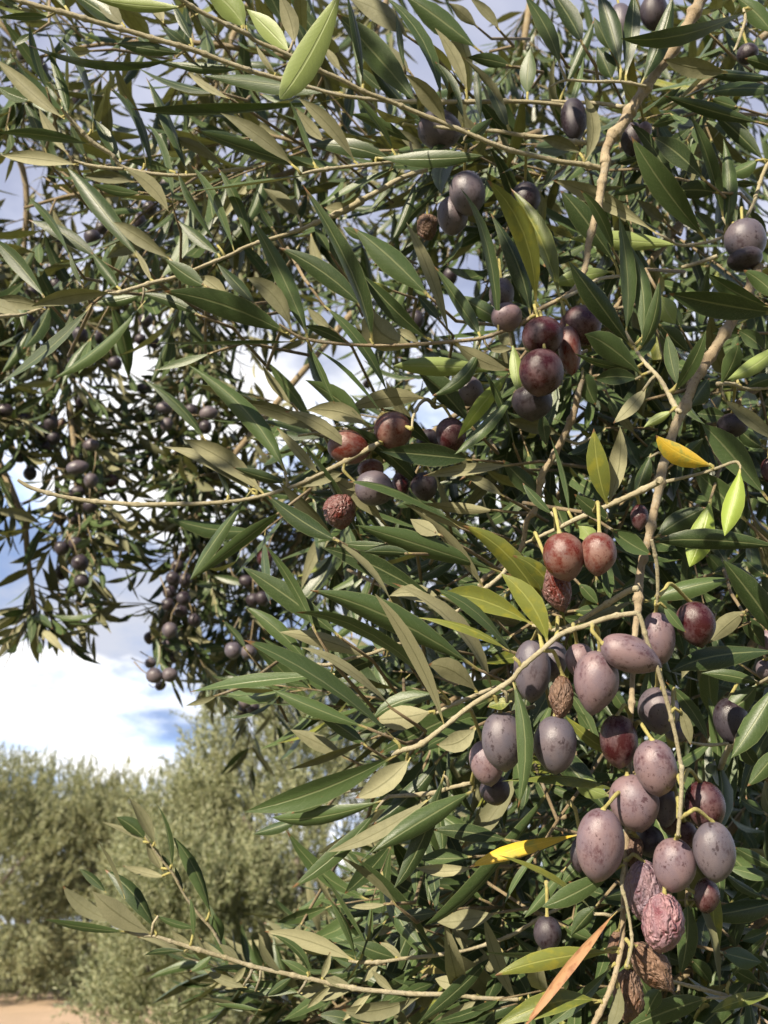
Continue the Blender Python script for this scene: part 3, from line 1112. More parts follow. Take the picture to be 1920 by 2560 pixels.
def near_leaves():
    rr = random.Random(11)
    for tile, txt in LEAVES.items():
        for row in txt.strip().split('\n'):
            a = row.split()
            bx, by, tx, ty, wd = map(float, a[:5])
            side = a[5]
            rest = a[6:]
            flag = rest.pop() if rest and rest[-1] in 'fkF' else ''
            B = px(tile, bx, by)
            T = px(tile, tx, ty)
            if len(rest) >= 2:
                Mx, My = px(tile, float(rest[0]), float(rest[1]))
            else:
                Lp = math.hypot(T[0] - B[0], T[1] - B[1])
                nx, ny = -(T[1] - B[1]) / Lp, (T[0] - B[0]) / Lp
                q = rr.uniform(-0.06, 0.06) * Lp
                Mx, My = (B[0] + T[0]) / 2 + nx * q, (B[1] + T[1]) / 2 + ny * q
            wpx = wd / Z * (1.0 if side == 'p' else 0.88)
            hit = nearest(B[0], B[1], 75 if tile == 10 else 46) if flag != 'k' else None
            own = hit or nearest(B[0], B[1], 1e8)
            d0 = hit[2] if hit else TILE_DEPTH[tile] + rr.uniform(-0.012, 0.012) + (0.055 if flag == 'k' else 0)
            if flag == 'F':
                hit, d0 = None, 0.36
            Lm = math.hypot(T[0] - B[0], T[1] - B[1]) * d0 / FPX
            dz = rr.uniform(-0.16, 0.16) * Lm
            if flag == 'f':
                dz = -rr.uniform(0.15, 0.35) * Lm
            elif flag == 'F':
                dz = 0.0
            elif flag == '':
                dz += 0.10 * Lm
            d1 = d0 + dz
            pB, pT = at(*B, d0), at(*T, d1)
            # control point so that the curve passes through the middle point
            dm = (d0 + d1) / 2 - (0.05 * Lm if flag == 'f' else rr.uniform(-0.04, 0.05) * Lm)
            pM = at(Mx, My, dm)
            C = pM * 2 - (pB + pT) * 0.5
            sp = lambda u, A=pB, C=C, T=pT: A * (1 - u) ** 2 + C * (2 * u * (1 - u)) + T * u * u
            t = (pT - pB).normalized()
            view = (CAM - pM).normalized()
            n0 = (view - t * view.dot(t)).normalized()
            w3 = wpx * dm / FPX
            Lr = (pT - pB).length
            Wr = max(w3 * 1.03, 0.135 * Lr)
            phi = math.acos(min(1, w3 / Wr))
            phi *= rr.choice((-1, 1))
            phi += rr.uniform(-0.28, 0.28)
            if side == 'd':
                n0 = -n0
            tw = rr.uniform(-0.6, 0.6)
            if side == 'p':
                phi, tw = 0.12, 0.1
                n0 = (n0 + SUN_DIR * 0.3 - t * t.dot(SUN_DIR) * 0.3).normalized()
            s0 = n0.cross(t)
            nf = lambda u, n=n0, s=s0, ph=phi, tw=tw: n * math.cos(ph + tw * (u - .5)) + s * math.sin(ph + tw * (u - .5))
            off = pB
            v, f, uv = blade(sp, nf, Wr, 1.2 if flag == 'F' else rr.uniform(0.86, 1.1), rr.choice((1, 1, 1, -0.7)) * rr.uniform(0.1, 0.6), rr.uniform(0.0, 0.05), rr.uniform(0, 6), pw=0.58 if flag == 'F' else rr.uniform(0.82, 1.05))
            v = [q - off for q in v]
            me = mesh("leaf", v, f, LEAFMAT[side], uv)
            o = link("leaf", me, off, own[1])
            if side in 'yblo':
                o['label'] = {'y': "bright yellow leaf", 'b': "dry brown leaf", 'l': "fresh lime green leaf", 'o': "yellowish green leaf"}[side]
            # petiole reaching the stem
            if hit and hit[0] > 5:
                q = at(hit[3][0], hit[3][1], hit[2])
                mid = (q + pB) * 0.5 + Vector((0, 0, 0.0008))
                tube("petiole", [(q, 0.0009), (mid, 0.0007), (pB + t * 0.002, 0.0006)], M_STALK if hit[0] < 30 else M_TWIG, own[1], 6, 0.05)
            elif not hit and tile != 10:
                back = (pB - CAM).normalized()
                q = pB - t * rr.uniform(.01, .02) + back * rr.uniform(.012, .03)
                q2 = q + (back * 0.8 - t * 0.4 + Vector((rr.uniform(-.5, .5), 0, rr.uniform(-.5, .5)))).normalized() * 0.05
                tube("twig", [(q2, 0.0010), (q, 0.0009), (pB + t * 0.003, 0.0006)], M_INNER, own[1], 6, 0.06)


build_near()
near_leaves()

# ------------------------------------------------------------------ olives


def olive_mesh(name, mat, seed, wrinkle=0.0, seg=28, rings=18, tip=0.12):
    rr = random.Random(seed)
    ph = [rr.uniform(0, 6.28) for _ in range(8)]
    verts, faces = [], []
    verts.append(Vector((0, 0, 0.885)))
    for i in range(1, rings):
        th = math.pi * i / rings
        z = math.cos(th)
        r = math.sin(th)
        if z < 0:
            r *= 1 - tip * z * z          # drawn in towards the tip
            z *= 1 + tip * 0.45 * abs(z) ** 6
        else:
            r *= 1 + 0.03 * z
            z *= 0.97 - 0.05 * max(0, z - 0.9) * 10 * 0.3
        for j in range(seg):
            an = 2 * math.pi * j / seg
            k = 1 + 0.032 * math.sin(2 * an + ph[0]) * math.sin(th) + 0.02 * math.sin(3 * th + an + ph[1])
            if wrinkle:
                a2 = an + 0.35 * math.sin(3 * th + ph[2])
                k += wrinkle * (0.5 * math.sin(9 * a2 + 2.2 * math.sin(5 * th + ph[3])) + 0.5 * math.sin(5 * a2 - 8 * th + ph[4]) * math.sin(6 * th + ph[5]) + 0.5 * math.sin(15 * a2 + 7 * th + ph[6]))
                k += wrinkle * 1.3 * math.sin(2 * an + ph[0]) * math.sin(2.3 * th + ph[1])
                k -= wrinkle * 0.7 * abs(math.sin(2.5 * a2 + ph[7]))
            verts.append(Vector((r * math.cos(an) * k, r * math.sin(an) * k, z * (1 if not wrinkle else 1 + 0.3 * (k - 1)))))
    verts.append(Vector((0, 0, -1.05 - tip * 0.45)))
    for j in range(seg):
        faces.append((0, 1 + j, 1 + (j + 1) % seg))
    for i in range(rings - 2):
        for j in range(seg):
            a, b = 1 + i * seg + j, 1 + i * seg + (j + 1) % seg
            faces.append((a, a + seg, b + seg, b))
    L = len(verts) - 1
    o = 1 + (rings - 2) * seg
    for j in range(seg):
        faces.append((L, o + (j + 1) % seg, o + j))
    return mesh(name, verts, faces, mat)


OMESH = {}
for q, c in enumerate('mgdrkpb'):
    OMESH[c] = [olive_mesh("fruit", OMAT[c], 10 * q + i, {'p': 0.055, 'b': 0.085}.get(c, 0.0), 40 if c in 'pb' else 30, 30 if c in 'pb' else 18, t) for i, t in enumerate((0.08, 0.16, 0.24))]
OMESH['f'] = [olive_mesh("fruit", olive_material("dull olive skin", (0.03, 0.014, 0.02), (0.12, 0.098, 0.105), 0.75, 0.5), 70 + i, 0, 24, 14, .1) for i in range(2)]
OMESH['w'] = [olive_mesh("fruit", OMAT['w'], 91, 0.035, 40, 30, 0.14)]
OMESH['q'] = [olive_mesh("fruit", OMAT['q'], 95, 0.050, 40, 30, 0.12)]

# tile, centre x y, width, length, direction of the tip (90 = down), kind, depth shift mm, label
OLIVES = [
 (9, 545, 1090, 300, 400, 98, 'm', 0, 2, "largest mauve olive with a pointed tip, right beside the dried orange brown one"),
 (9, 445, 965, 200, 240, 80, 'm', 12, 0, "mauve olive half hidden behind the largest pointed mauve olive"),
 (9, 760, 920, 250, 400, 22, 'm', -9, 2, "mauve olive lying sideways across the main stem, tip pointing right"),
 (9, 950, 810, 215, 340, 85, 'm', 14, 0, "long mauve olive with shaded top, between the sideways olive and the wine dark one"),
 (9, 1190, 720, 240, 295, 80, 'd', 20, 1, "wine dark olive with a small grey leaf lying across its left side"),
 (9, 335, 285, 260, 320, 80, 'r', 0, 0, "left olive of the red brown pair under the short twig"),
 (9, 560, 265, 225, 280, 95, 'r', -3, 1, "right olive of the red brown pair, a curled pale leaf at its stalk"),
 (9, 285, 490, 190, 310, 72, 'w', 12, 0, "wrinkled brick red olive just below the red brown pair"),
 (9, 130, 1020, 235, 400, 92, 'g', 20, 0, "purple olive with dark blotches behind the slanting twig"),
 (9, 275, 960, 160, 260, 95, 'g', 30, 0, "shaded purple olive squeezed between the blotched olive and the dried one"),
 (9, 320, 1195, 150, 280, 97, 'b', 2, 2, "small dried orange brown olive hanging on a dry stalk"),
 (9, 280, 1500, 280, 365, 92, 'g', 0, 0, "slate grey olive hanging free below the dried orange brown one"),
 (9, 690, 1480, 250, 345, 88, 'd', 10, 0, "dark olive half hidden by the left side of the hanging main stem"),
 (9, 950, 1280, 265, 300, 90, 'g', 24, 0, "grey olive striped with shadow between the two hanging stems"),
 (9, 1065, 1420, 150, 140, 90, 'g', 34, 0, "small shaded olive peeping out right of the thin hanging stem"),
 (9, 930, 1650, 280, 360, 84, 'm', -4, 0, "bright mauve olive between the two hanging stems, topmost of the big bunch"),
 (9, 1420, 1350, 215, 300, 90, 'k', 34, 0, "black olive in deep shade under two leaves near the right edge"),
 (9, 825, 30, 115, 170, 95, 'd', 30, 1, "small wine red olive peeping out left of the main stem above the fork"),
 (9, -60, 1480, 275, 380, 85, 'g', 0, 0, "grey olive with a dark streak behind the narrow drooping leaf"),
 (9, -165, 1620, 225, 290, 80, 'm', 12, 0, "mauve olive tucked in lower left of the streaked grey one"),
 (9, -110, 1800, 200, 190, 80, 'k', 22, 0, "black olive in shade at the bottom of the streaked grey pair"),
 (9, 1655, 840, 120, 160, 90, 'm', 16, 0, "mauve olive cut by the right edge above the horizontal leaf"),
 (9, 1640, 1020, 120, 130, 90, 'g', 26, 0, "dull olive at the right edge just under the horizontal leaf"),
 (12, 570, 490, 300, 470, 97, 'm', -6, 0, "big mauve olive left of the hanging stem, yellow leaf touching it"),
 (12, 440, 555, 120, 220, 95, 'k', 16, 0, "dark sliver of an olive behind the big mauve one at the yellow leaf"),
 (12, 790, 220, 300, 360, 78, 'm', 9, 0, "mauve olive behind the hanging stem under the topmost bright one"),
 (12, 990, 230, 165, 280, 92, 'g', 18, 0, "grey olive in the middle of the big bunch, under the topmost one"),
 (12, 1250, 240, 260, 315, 80, 'd', 6, 0, "shiny dark red olive at the right of the big bunch"),
 (12, 1050, 625, 265, 345, 95, 'm', -2, 0, "mauve olive left of the smooth grey one in the big bunch"),
 (12, 1310, 533, 268, 375, 90, 'g', -6, 0, "smooth slate grey olive at the right end of the big bunch"),
 (12, 890, 470, 190, 200, 90, 'k', 20, 0, "blue black olive in shade at the heart of the big bunch"),
 (12, 1030, 345, 150, 170, 90, 'd', 26, 0, "dark olive hidden behind the thin stem in the big bunch"),
 (12, 860, 795, 250, 390, 88, 'q', 2, 0, "wrinkled mauve olive touching the hanging stem"),
 (12, 975, 995, 262, 365, 97, 'p', -6, 0, "wrinkled bright pink olive at the bottom of the big bunch"),
 (12, 905, 1285, 205, 350, 47, 'b', -2, 2, "dried brown shrivelled olive tilted away from the stem"),
 (12, 755, 1460, 180, 340, 95, 'b', 8, 1, "dried brown shrivelled olive hanging straight, lowest by the stem"),
 (12, 690, 1170, 130, 230, 95, 'b', 22, 0, "dull brown olive hidden behind the lower hanging stem"),
 (12, 230, 1070, 175, 220, 90, 'k', 40, 0, "black olive in the shade beside the dry brown leaf"),
 (12, 795, 545, 110, 220, 95, 'b', 14, 0, "small shrivelled greyish olive right behind the hanging stem"),
 (12, 1135, 430, 130, 170, 80, 'd', 22, 0, "small wine dark olive between the smooth grey and the shiny red ones"),
 (12, 1260, 825, 220, 160, 10, 'd', 36, 0, "dark reddish olive in shade below the smooth grey one"),
 (6, 197, 525, 275, 270, 80, 'd', 4, 0, "matt maroon olive with a pale stalk across it, above the glossy one"),
 (6, 190, 752, 288, 315, 100, 'd', -8, 0, "glossy dark wine olive in front of the maroon and orange red ones"),
 (6, 375, 605, 150, 325, 86, 'r', 14, 0, "orange red olive behind the glossy dark wine one"),
 (6, 445, 450, 260, 270, 60, 'd', 20, 0, "dark red olive with a bright shine behind a long leaf"),
 (6, 130, 945, 255, 240, 90, 'k', 12, 0, "black olive in shade at the bottom of the wine red bunch"),
 (6, 1510, 20, 230, 150, 80, 'k', 16, 0, "dark olive just under the dusty one near the right edge"),
 (6, 1430, 1095, 195, 160, 90, 'k', 40, 0, "black olive in deep shade right of the thick stem"),
 (6, 1665, 1385, 100, 160, 90, 'd', 12, 0, "dark red olive cut off by the right edge"),
 (5, 1590, 245, 170, 215, 90, 'g', 14, 0, "grey violet olive with shadow band at the top of the pair by the sky gap"),
 (5, 1625, 395, 200, 190, 90, 'm', 4, 0, "violet olive with rosy lit side at the bottom of the pair by the sky gap"),
 (5, 888, 1128, 245, 250, 75, 'r', 16, 0, "rosy speckled olive behind two crossing leaves above the bare twig"),
 (5, 595, 1240, 215, 280, 12, 'r', 14, 0, "rosy speckled olive lying sideways by the end of the bare twig"),
 (5, 1262, 1158, 190, 235, 92, 'd', 22, 0, "dark brown olive under the light green leaf"),
 (5, 1380, 878, 190, 200, 40, 'g', 26, 0, "dusty brown olive behind the narrow grey green leaf"),
 (5, 745, 1385, 170, 150, 90, 'r', 26, 0, "dull red olive just above the dark grey one of the bare twig"),
 (5, 765, 1505, 225, 260, 15, 'g', 8, 0, "dark grey olive with red patches below the bare twig's base"),
 (5, 542, 1650, 210, 230, 85, 'w', 12, 0, "finely wrinkled red olive lowest in the bunch of the bare twig"),
 (5, 1090, 1490, 175, 190, 80, 'k', 24, 0, "black olive behind the long diagonal leaf of the bare twig's bunch"),
 (5, 1110, 1200, 160, 140, 30, 'k', 36, 0, "dark blue olive between the rosy one and the dark brown one"),
 (5, 935, 1480, 110, 170, 90, 'd', 30, 0, "dark olive behind the dark grey one with red patches"),
 (3, 400, 770, 165, 300, 90, 'k', 20, 0, "blue black olive hanging behind a folded leaf left of the fork"),
 (3, 1525, 350, 140, 130, 90, 'k', 30, 0, "small black olive under the long leaf at the upper right"),
 (3, 1512, 1555, 255, 285, 85, 'g', -2, 0, "dusty grey violet olive with leaf shadows at the right edge"),
 (3, 780, 900, 150, 220, 90, 'k', 30, 0, "dark blue olive right behind the fork of the thick branch"),
 (3, 862, 845, 90, 120, 90, 'm', 26, 0, "small dusty olive peeping out right of the fork knot"),
 (3, 700, 150, 165, 270, 90, 'g', 40, 0, "light grey olive in the sun behind leaves at the top"),
 (3, 920, 80, 175, 230, 90, 'k', 30, 0, "dark olive in shade beside the thick branch at the top edge"),
 (3, 90, 1285, 185, 220, 90, 'k', 34, 0, "dark purple olive behind the bright leaves left of the thick branch"),
 (2, 1185, 840, 245, 290, 10, 'g', 14, 0, "grey olive behind the sloping slim branch"),
 (2, 1370, 1250, 225, 295, 82, 'g', 12, 0, "dark grey olive with a sunlit band across its top"),
 (2, 1275, 1395, 195, 270, 95, 'g', 24, 0, "grey olive with sunlit lower tip beside the banded one"),
 (2, 1110, 1470, 150, 180, 90, 'b', 60, 0, "shrivelled brown olive in the shade left of the banded one"),
]
NEAR_SHAPE = {1: 2.0}


def near_olives():
    rr = random.Random(3)
    for tile, x, y, wd, ln, ang, kind, dz, var, label in OLIVES:
        X, Y = px(tile, x, y)
        d = {9: .345, 12: .340, 6: .40, 5: .42, 3: .455, 2: .47}[tile]
        if tile == 6 and x > 700:
            d = .43
        if tile == 9 and x > 1300:
            d = .375
        d += dz / 1000
        k = d / FPX / Z
        c = at(X, Y, d)
        short = wd * k / 2
        long_ = ln * k / 2
        a = R(ang)
        tipd = (XR * math.cos(a) - YU * math.sin(a)) - ZF * rr.uniform(0.0, 0.3)
        tipd.normalize()
        o = empty("olive", c, label, "olive", "olives on the near branches")
        WORLD[o] = c
        fr = bpy.data.objects.new("fruit", OMESH[kind][var % len(OMESH[kind])])
        fr.parent = o
        fr.rotation_mode = 'QUATERNION'
        fr.rotation_quaternion = (-tipd).to_track_quat('Z', 'Y') @ Quaternion((0, 0, 1), rr.uniform(0, 6.28))
        fr.scale = (short, short * rr.uniform(.96, 1.03), long_)
        COL.objects.link(fr)
        top = c - tipd * long_ * 0.95
        tx_, ty_ = X - math.cos(a) * ln / 2 / Z, Y - math.sin(a) * ln / 2 / Z
        hit = nearest(tx_, ty_, 90)
        if hit and abs(hit[2] - d) < .05:
            q = at(hit[3][0], hit[3][1], hit[2])
        else:
            q = top - tipd * 0.010 + Vector((rr.uniform(-.004, .004), 0.004, 0.004))
        mid = (q + top) * 0.5 - tipd * (q - top).length * 0.25 - ZF * 0.001
        tube("stalk", spline([(q, .0012), (q.lerp(mid, .5), .00075), (mid, .00085), (mid.lerp(top, .8), .0007), (top + tipd * short * .02, .0010), (top + tipd * short * .14, .0019)], 4), M_STALK, o, 7, .08)


near_olives()

# ------------------------------------------------------------------ boughs behind: stem > ; twig > leaf


def rand_perp(t, rr):
    v = Vector((rr.uniform(-1, 1), rr.uniform(-1, 1), rr.uniform(-1, 1)))
    v -= t * v.dot(t)
    return v.normalized()


def pooled_leaves(parent, pool, seed):
    """the leaves past the first few hundred of a bough: real blades joined in one part"""
    g = np.random.default_rng(seed)
    V, F, U, o = [], [], [], 0
    org = np.array(WORLD[parent])
    for base, t, s, n, L in pool:
        v, f, u = STOCK_NP[g.integers(len(STOCK_NP))]
        M = np.array([t, s * g.uniform(.85, 1.1), n]) * L
        V.append(v @ M + np.array(base) - org)
        F.append(f + o)
        U.append(u)
        o += len(v)
    V, F, U = np.concatenate(V), np.concatenate(F), np.concatenate(U)
    me = bpy.data.meshes.new("leaves")
    me.vertices.add(len(V))
    me.vertices.foreach_set('co', V.astype(np.float32).ravel())
    me.loops.add(F.size)
    me.loops.foreach_set('vertex_index', F.astype(np.int32).ravel())
    me.polygons.add(len(F))
    me.polygons.foreach_set('loop_start', np.arange(0, F.size, 4, dtype=np.int32))
    me.polygons.foreach_set('use_smooth', np.ones(len(F), dtype=bool))
    lay = me.uv_layers.new(name="UVMap")
    lay.data.foreach_set('uv', U.astype(np.float32).ravel())
    tone = me.attributes.new("tone", 'FLOAT', 'FACE')
    tone.data.foreach_set('value', np.repeat(g.uniform(0, 1, len(pool)), len(F) // len(pool)).astype(np.float32))
    me.materials.append(M_LEAF)
    me.update(calc_edges=True)
    ob = link("leaves", me, WORLD[parent], parent)
    ob['kind'] = 'stuff'


def twig_with_leaves(bough, base, t, length, n_pairs, L, rr, droop=0.25, limit=None, keep=None, thick=0.0013, pool=None, face=0.0):
    t = t.normalized()
    pts = []
    p = base.copy()
    steps = 6
    for i in range(steps + 1):
        pts.append((p.copy(), thick * (1 - 0.65 * i / steps)))
        t = (t + Vector((0, 0, -droop / steps)) + Vector((rr.uniform(-1, 1), rr.uniform(-1, 1), rr.uniform(-1, 1))) * 0.07).normalized()
        p = p + t * (length / steps)
    if keep:
        n_ok = 1
        while n_ok <= steps and keep(pts[n_ok][0]):
            n_ok += 1
        if n_ok < 4:
            return 0
        if n_ok <= steps:
            pts = pts[:n_ok]
            n_pairs = max(3, n_pairs * n_ok // (steps + 1))
            steps = n_ok - 1
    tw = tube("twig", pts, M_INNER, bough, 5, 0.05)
    side = rand_perp(t, rr)
    count = 0
    for i in range(n_pairs):
        f = 0.10 + 0.90 * i / max(1, n_pairs - 1)
        q = f * steps
        j = min(steps - 1, int(q))
        pos = pts[j][0].lerp(pts[j + 1][0], q - j)
        tt = (pts[j + 1][0] - pts[j][0]).normalized()
        side = (side - tt * side.dot(tt)).normalized()
        side = Quaternion(tt, R(90 + rr.uniform(-25, 25))) @ side
        for sg in (1, -1):
            if rr.random() < 0.10:
                continue
            ang = R(rr.uniform(28, 62)) if i < n_pairs - 1 else R(rr.uniform(8, 25))
            dr = (tt * math.cos(ang) + side * (sg * math.sin(ang)) + Vector((0, 0, -0.10))).normalized()
            if keep and not keep(pos + dr * L * 0.8):
                continue
            up = Vector((0, 0, 1)) * 0.55 + tt * 0.35 + Vector((rr.uniform(-1, 1), rr.uniform(-1, 1), rr.uniform(-1, 1))) * 0.75
            up += Vector((-0.25, -1.0, 0.25)) * (face * rr.uniform(0.5, 1.6))
            if up.cross(dr).length < 0.15:
                up = rand_perp(dr, rr)
            stock_leaf(tw, pos, dr, up, L * rr.uniform(0.72, 1.15) * (0.75 if i == n_pairs - 1 else 1), None, pool if count >= limit else None)
            count += 1
    return count


def to_px(p):
    v = p - CAM
    d = v.dot(ZF)
    if d <= 0.01:
        return (-9999, -9999, d)
    return (960 + FPX * v.dot(XR) / d, 1280 - FPX * v.dot(YU) / d, d)


def in_gap(x, y):
    """openings where the photograph shows clear sky"""
    for gx, gy, rx, ry, dens in GAPS:
        if ((x - gx) / rx) ** 2 + ((y - gy) / ry) ** 2 < GR.uniform(0.62, 1.18):
            return GR.random() > dens
    return False


GR = random.Random(77)
GAPS = [(800, 945, 150, 85, .42), (120, 130, 60, 40, .2), (40, 470, 60, 130, .25), (120, 1880, 420, 230, 0), (310, 1640, 75, 100, 0), (10, 1740, 270, 95, .03),
        (1165, 720, 50, 75, .1), (1400, 1215, 40, 45, .1), (1440, 1040, 50, 50, .1), (300, 330, 45, 60, .2), (1180, 830, 70, 40, .1), (1100, 1040, 60, 40, .1),
        (60, 1200, 60, 50, .35), (60, 1400, 120, 110, .45), (330, 1460, 110, 50, .4), (200, 560, 60, 40, .4), (260, 90, 50, 40, .3), (360, 820, 40, 30, .4)]


def keep_clear(p):
    x, y, d = to_px(p)
    return not in_gap(x, y)


def bough(label, pts, n_twigs, tlen, leafL, seed, bias=(0, 0, 0), spread=1.0, pairs=(5, 8), droop=0.3, cap=300, face=0.0, group="olive boughs further inside the tree", rad=0.006):
    rr = random.Random(seed)
    path = spline([(at(x, y, d), rad * (1 - 0.6 * i / (len(pts) - 1))) for i, (x, y, d) in enumerate(pts)], 6)
    b = empty("olive_bough", path[0][0], label, "bough", group)
    WORLD[b] = path[0][0].copy()
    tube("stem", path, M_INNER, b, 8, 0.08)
    total = 0
    pool = []
    m = len(path) - 1
    for i in range(n_twigs):
        f = (i + rr.random()) / n_twigs
        f = 0.06 + 0.94 * f
        q = f * m
        j = min(m - 1, int(q))
        pos = path[j][0].lerp(path[j + 1][0], q - j)
        tt = (path[j + 1][0] - path[j][0]).normalized()
        sd = rand_perp(tt, rr)
        dr = tt * rr.uniform(0.2, 0.8) + sd * rr.uniform(0.5, 1.0) * spread + Vector(bias)
        total += twig_with_leaves(b, pos, dr, tlen * rr.uniform(0.6, 1.25), rr.randint(*pairs), leafL, rr, droop, cap - total, keep_clear, 0.0010, pool, face)
    if pool:
        pooled_leaves(b, pool, seed)
    return b


BOUGHS = [
 # label, polyline (pixel x, y, depth), twigs, twig length, leaf length, bias
 ("drooping olive bough with many small leaves along the top left edge", [(-250, -150, 1.45), (60, 120, 1.4), (230, 420, 1.4), (330, 800, 1.4)], 30, .17, .058, (-.2, 0, .1)),
 ("olive bough behind the pale top leaf, small leaves against grey sky", [(700, -150, 1.6), (560, 150, 1.5), (480, 480, 1.5), (430, 820, 1.5)], 30, .18, .058, (-.2, 0, 0)),
 ("hanging olive bough with the left bunches of dark olives", [(-260, 480, 1.2), (30, 640, 1.2), (150, 930, 1.2), (190, 1180, 1.15), (170, 1400, 1.1)], 34, .13, .056, (-.1, 0, -.1)),
 ("olive bough ending in drooping khaki leaves at the left edge", [(-260, 850, 1.2), (-60, 1060, 1.15), (50, 1280, 1.1), (70, 1400, 1.1), (90, 1530, 1.1)], 34, .12, .058, (.1, 0, -.1)),
 ("olive bough of small leaves left of the blue sky opening", [(720, 350, 1.45), (560, 680, 1.4), (480, 930, 1.35), (440, 1180, 1.3)], 30, .16, .056, (-.1, 0, -.1)),
 ("olive bough reaching down to the lowest bunch against the sky", [(900, 760, 1.4), (690, 1010, 1.35), (520, 1230, 1.25), (450, 1430, 1.2), (400, 1590, 1.15)], 32, .12, .055, (-.1, 0, 0)),
 ("olive bough with khaki leaves above the far tall tree", [(1050, 900, 1.5), (860, 1180, 1.4), (700, 1420, 1.35), (600, 1640, 1.3)], 32, .15, .056, (0, 0, 0)),
 ("shaded olive bough behind the middle shoot, upper centre", [(1000, -100, 1.6), (880, 250, 1.5), (760, 500, 1.5), (640, 700, 1.5)], 32, .18, .058, (0, 0, 0)),
 ("sunny olive bough at the far left between two dark bunches", [(-200, 150, 1.3), (40, 380, 1.3), (60, 640, 1.3), (30, 900, 1.3)], 30, .15, .057, (.1, 0, -.1)),
 ("dark olive bough behind the sunlit banded olives", [(1350, -150, 1.3), (1280, 250, 1.25), (1160, 560, 1.25), (1060, 800, 1.2)], 32, .18, .060, (0, 0, 0)),
 ("dark olive bough behind the thick forked branch", [(1850, -150, 1.1), (1740, 250, 1.1), (1600, 620, 1.1), (1500, 900, 1.1)], 34, .17, .060, (0, 0, 0)),
 ("dark olive bough behind the leaves of the right edge", [(2050, 500, 1.0), (1850, 850, 1.0), (1740, 1200, 1.0), (1680, 1500, 1.0)], 34, .17, .060, (0, 0, 0)),
 ("olive bough with shaded leaves behind the red brown pair", [(1650, 900, 1.05), (1440, 1180, 1.0), (1260, 1440, 1.0), (1100, 1700, 1.0)], 34, .16, .058, (0, 0, 0)),
 ("dark olive bough behind the big hanging bunch", [(2050, 1250, .95), (1800, 1650, .95), (1640, 2050, .92), (1560, 2500, .9)], 36, .15, .058, (0, 0, 0)),
 ("olive bough filling the bottom right corner in shade", [(2050, 1850, .85), (1760, 2150, .82), (1520, 2400, .8), (1300, 2650, .8)], 34, .14, .058, (0, 0, 0)),
 ("olive bough with sunny khaki leaves behind the drooping grey leaf", [(1550, 1600, .95), (1350, 1900, .95), (1150, 2150, .92), (960, 2400, .9)], 34, .14, .058, (0, 0, 0)),
 ("olive bough with sunny khaki leaves along the bottom edge", [(1500, 2250, .85), (1240, 2400, .85), (1000, 2460, .82), (760, 2560, .8)], 22, .13, .058, (-.2, 0, .2)),
 ("dense olive bough closing the sky behind the upper right", [(1950, 50, 1.7), (1650, 350, 1.7), (1400, 600, 1.7), (1200, 900, 1.7)], 36, .22, .062, (0, 0, 0)),
 ("dense olive bough closing the sky behind the right side", [(2100, 700, 1.6), (1850, 1100, 1.6), (1600, 1500, 1.6), (1400, 1900, 1.6)], 36, .22, .062, (0, 0, 0)),
 ("dense olive bough closing the sky behind the lower right", [(2100, 1500, 1.5), (1800, 1900, 1.5), (1500, 2250, 1.5), (1300, 2550, 1.5)], 36, .22, .062, (0, 0, 0)),
 ("dense olive bough behind the rosy speckled olives", [(1500, 850, 1.5), (1250, 1100, 1.5), (1000, 1250, 1.5), (800, 1350, 1.5)], 34, .18, .058, (0, 0, 0)),
]
for i, (lab, pts, nt, tl, lf, bias) in enumerate(BOUGHS):
    bough(lab, pts, int(nt * (2.0 if i < 9 else 2.4)), tl, lf, 100 + i, bias, pairs=(6, 9), face=0.1 if i < 9 or i in (15, 16) else 0.9)

# the crown goes on above the view: what hangs there shades the near leaves
def out_of_view(p):
    x, y, d = to_px(p)
    return d < 0.03 or y < -60 or x < -60 or x > 1980


for i, (lab, q, reach, nt) in enumerate([
        ("leafy olive bough overhanging the top right of the view", [(1850, 100), (1700, 500), (1450, 800), (1300, 1050), (1200, 1250)], .62, 9)]):
    pts = []
    for a, b_ in q:
        v = at(a, b_, .45) + SUN_DIR * reach
        pts.append(v)
    rr = random.Random(500 + i)
    path = spline([(v, .0025) for v in pts], 6)
    b = empty("olive_bough", path[0][0], lab, "bough", "olive boughs overhead")
    WORLD[b] = path[0][0].copy()
    tube("stem", path, M_BARK, b, 8, .08)
    for j in range(nt):
        p0 = path[int((j + rr.random()) / nt * (len(path) - 1))][0]
        twig_with_leaves(b, p0, Vector((rr.uniform(-1, .4), rr.uniform(-.6, .6), rr.uniform(-.5, .4))), .15, 7, .06, rr, .2, 300, out_of_view, .001, [], .3)

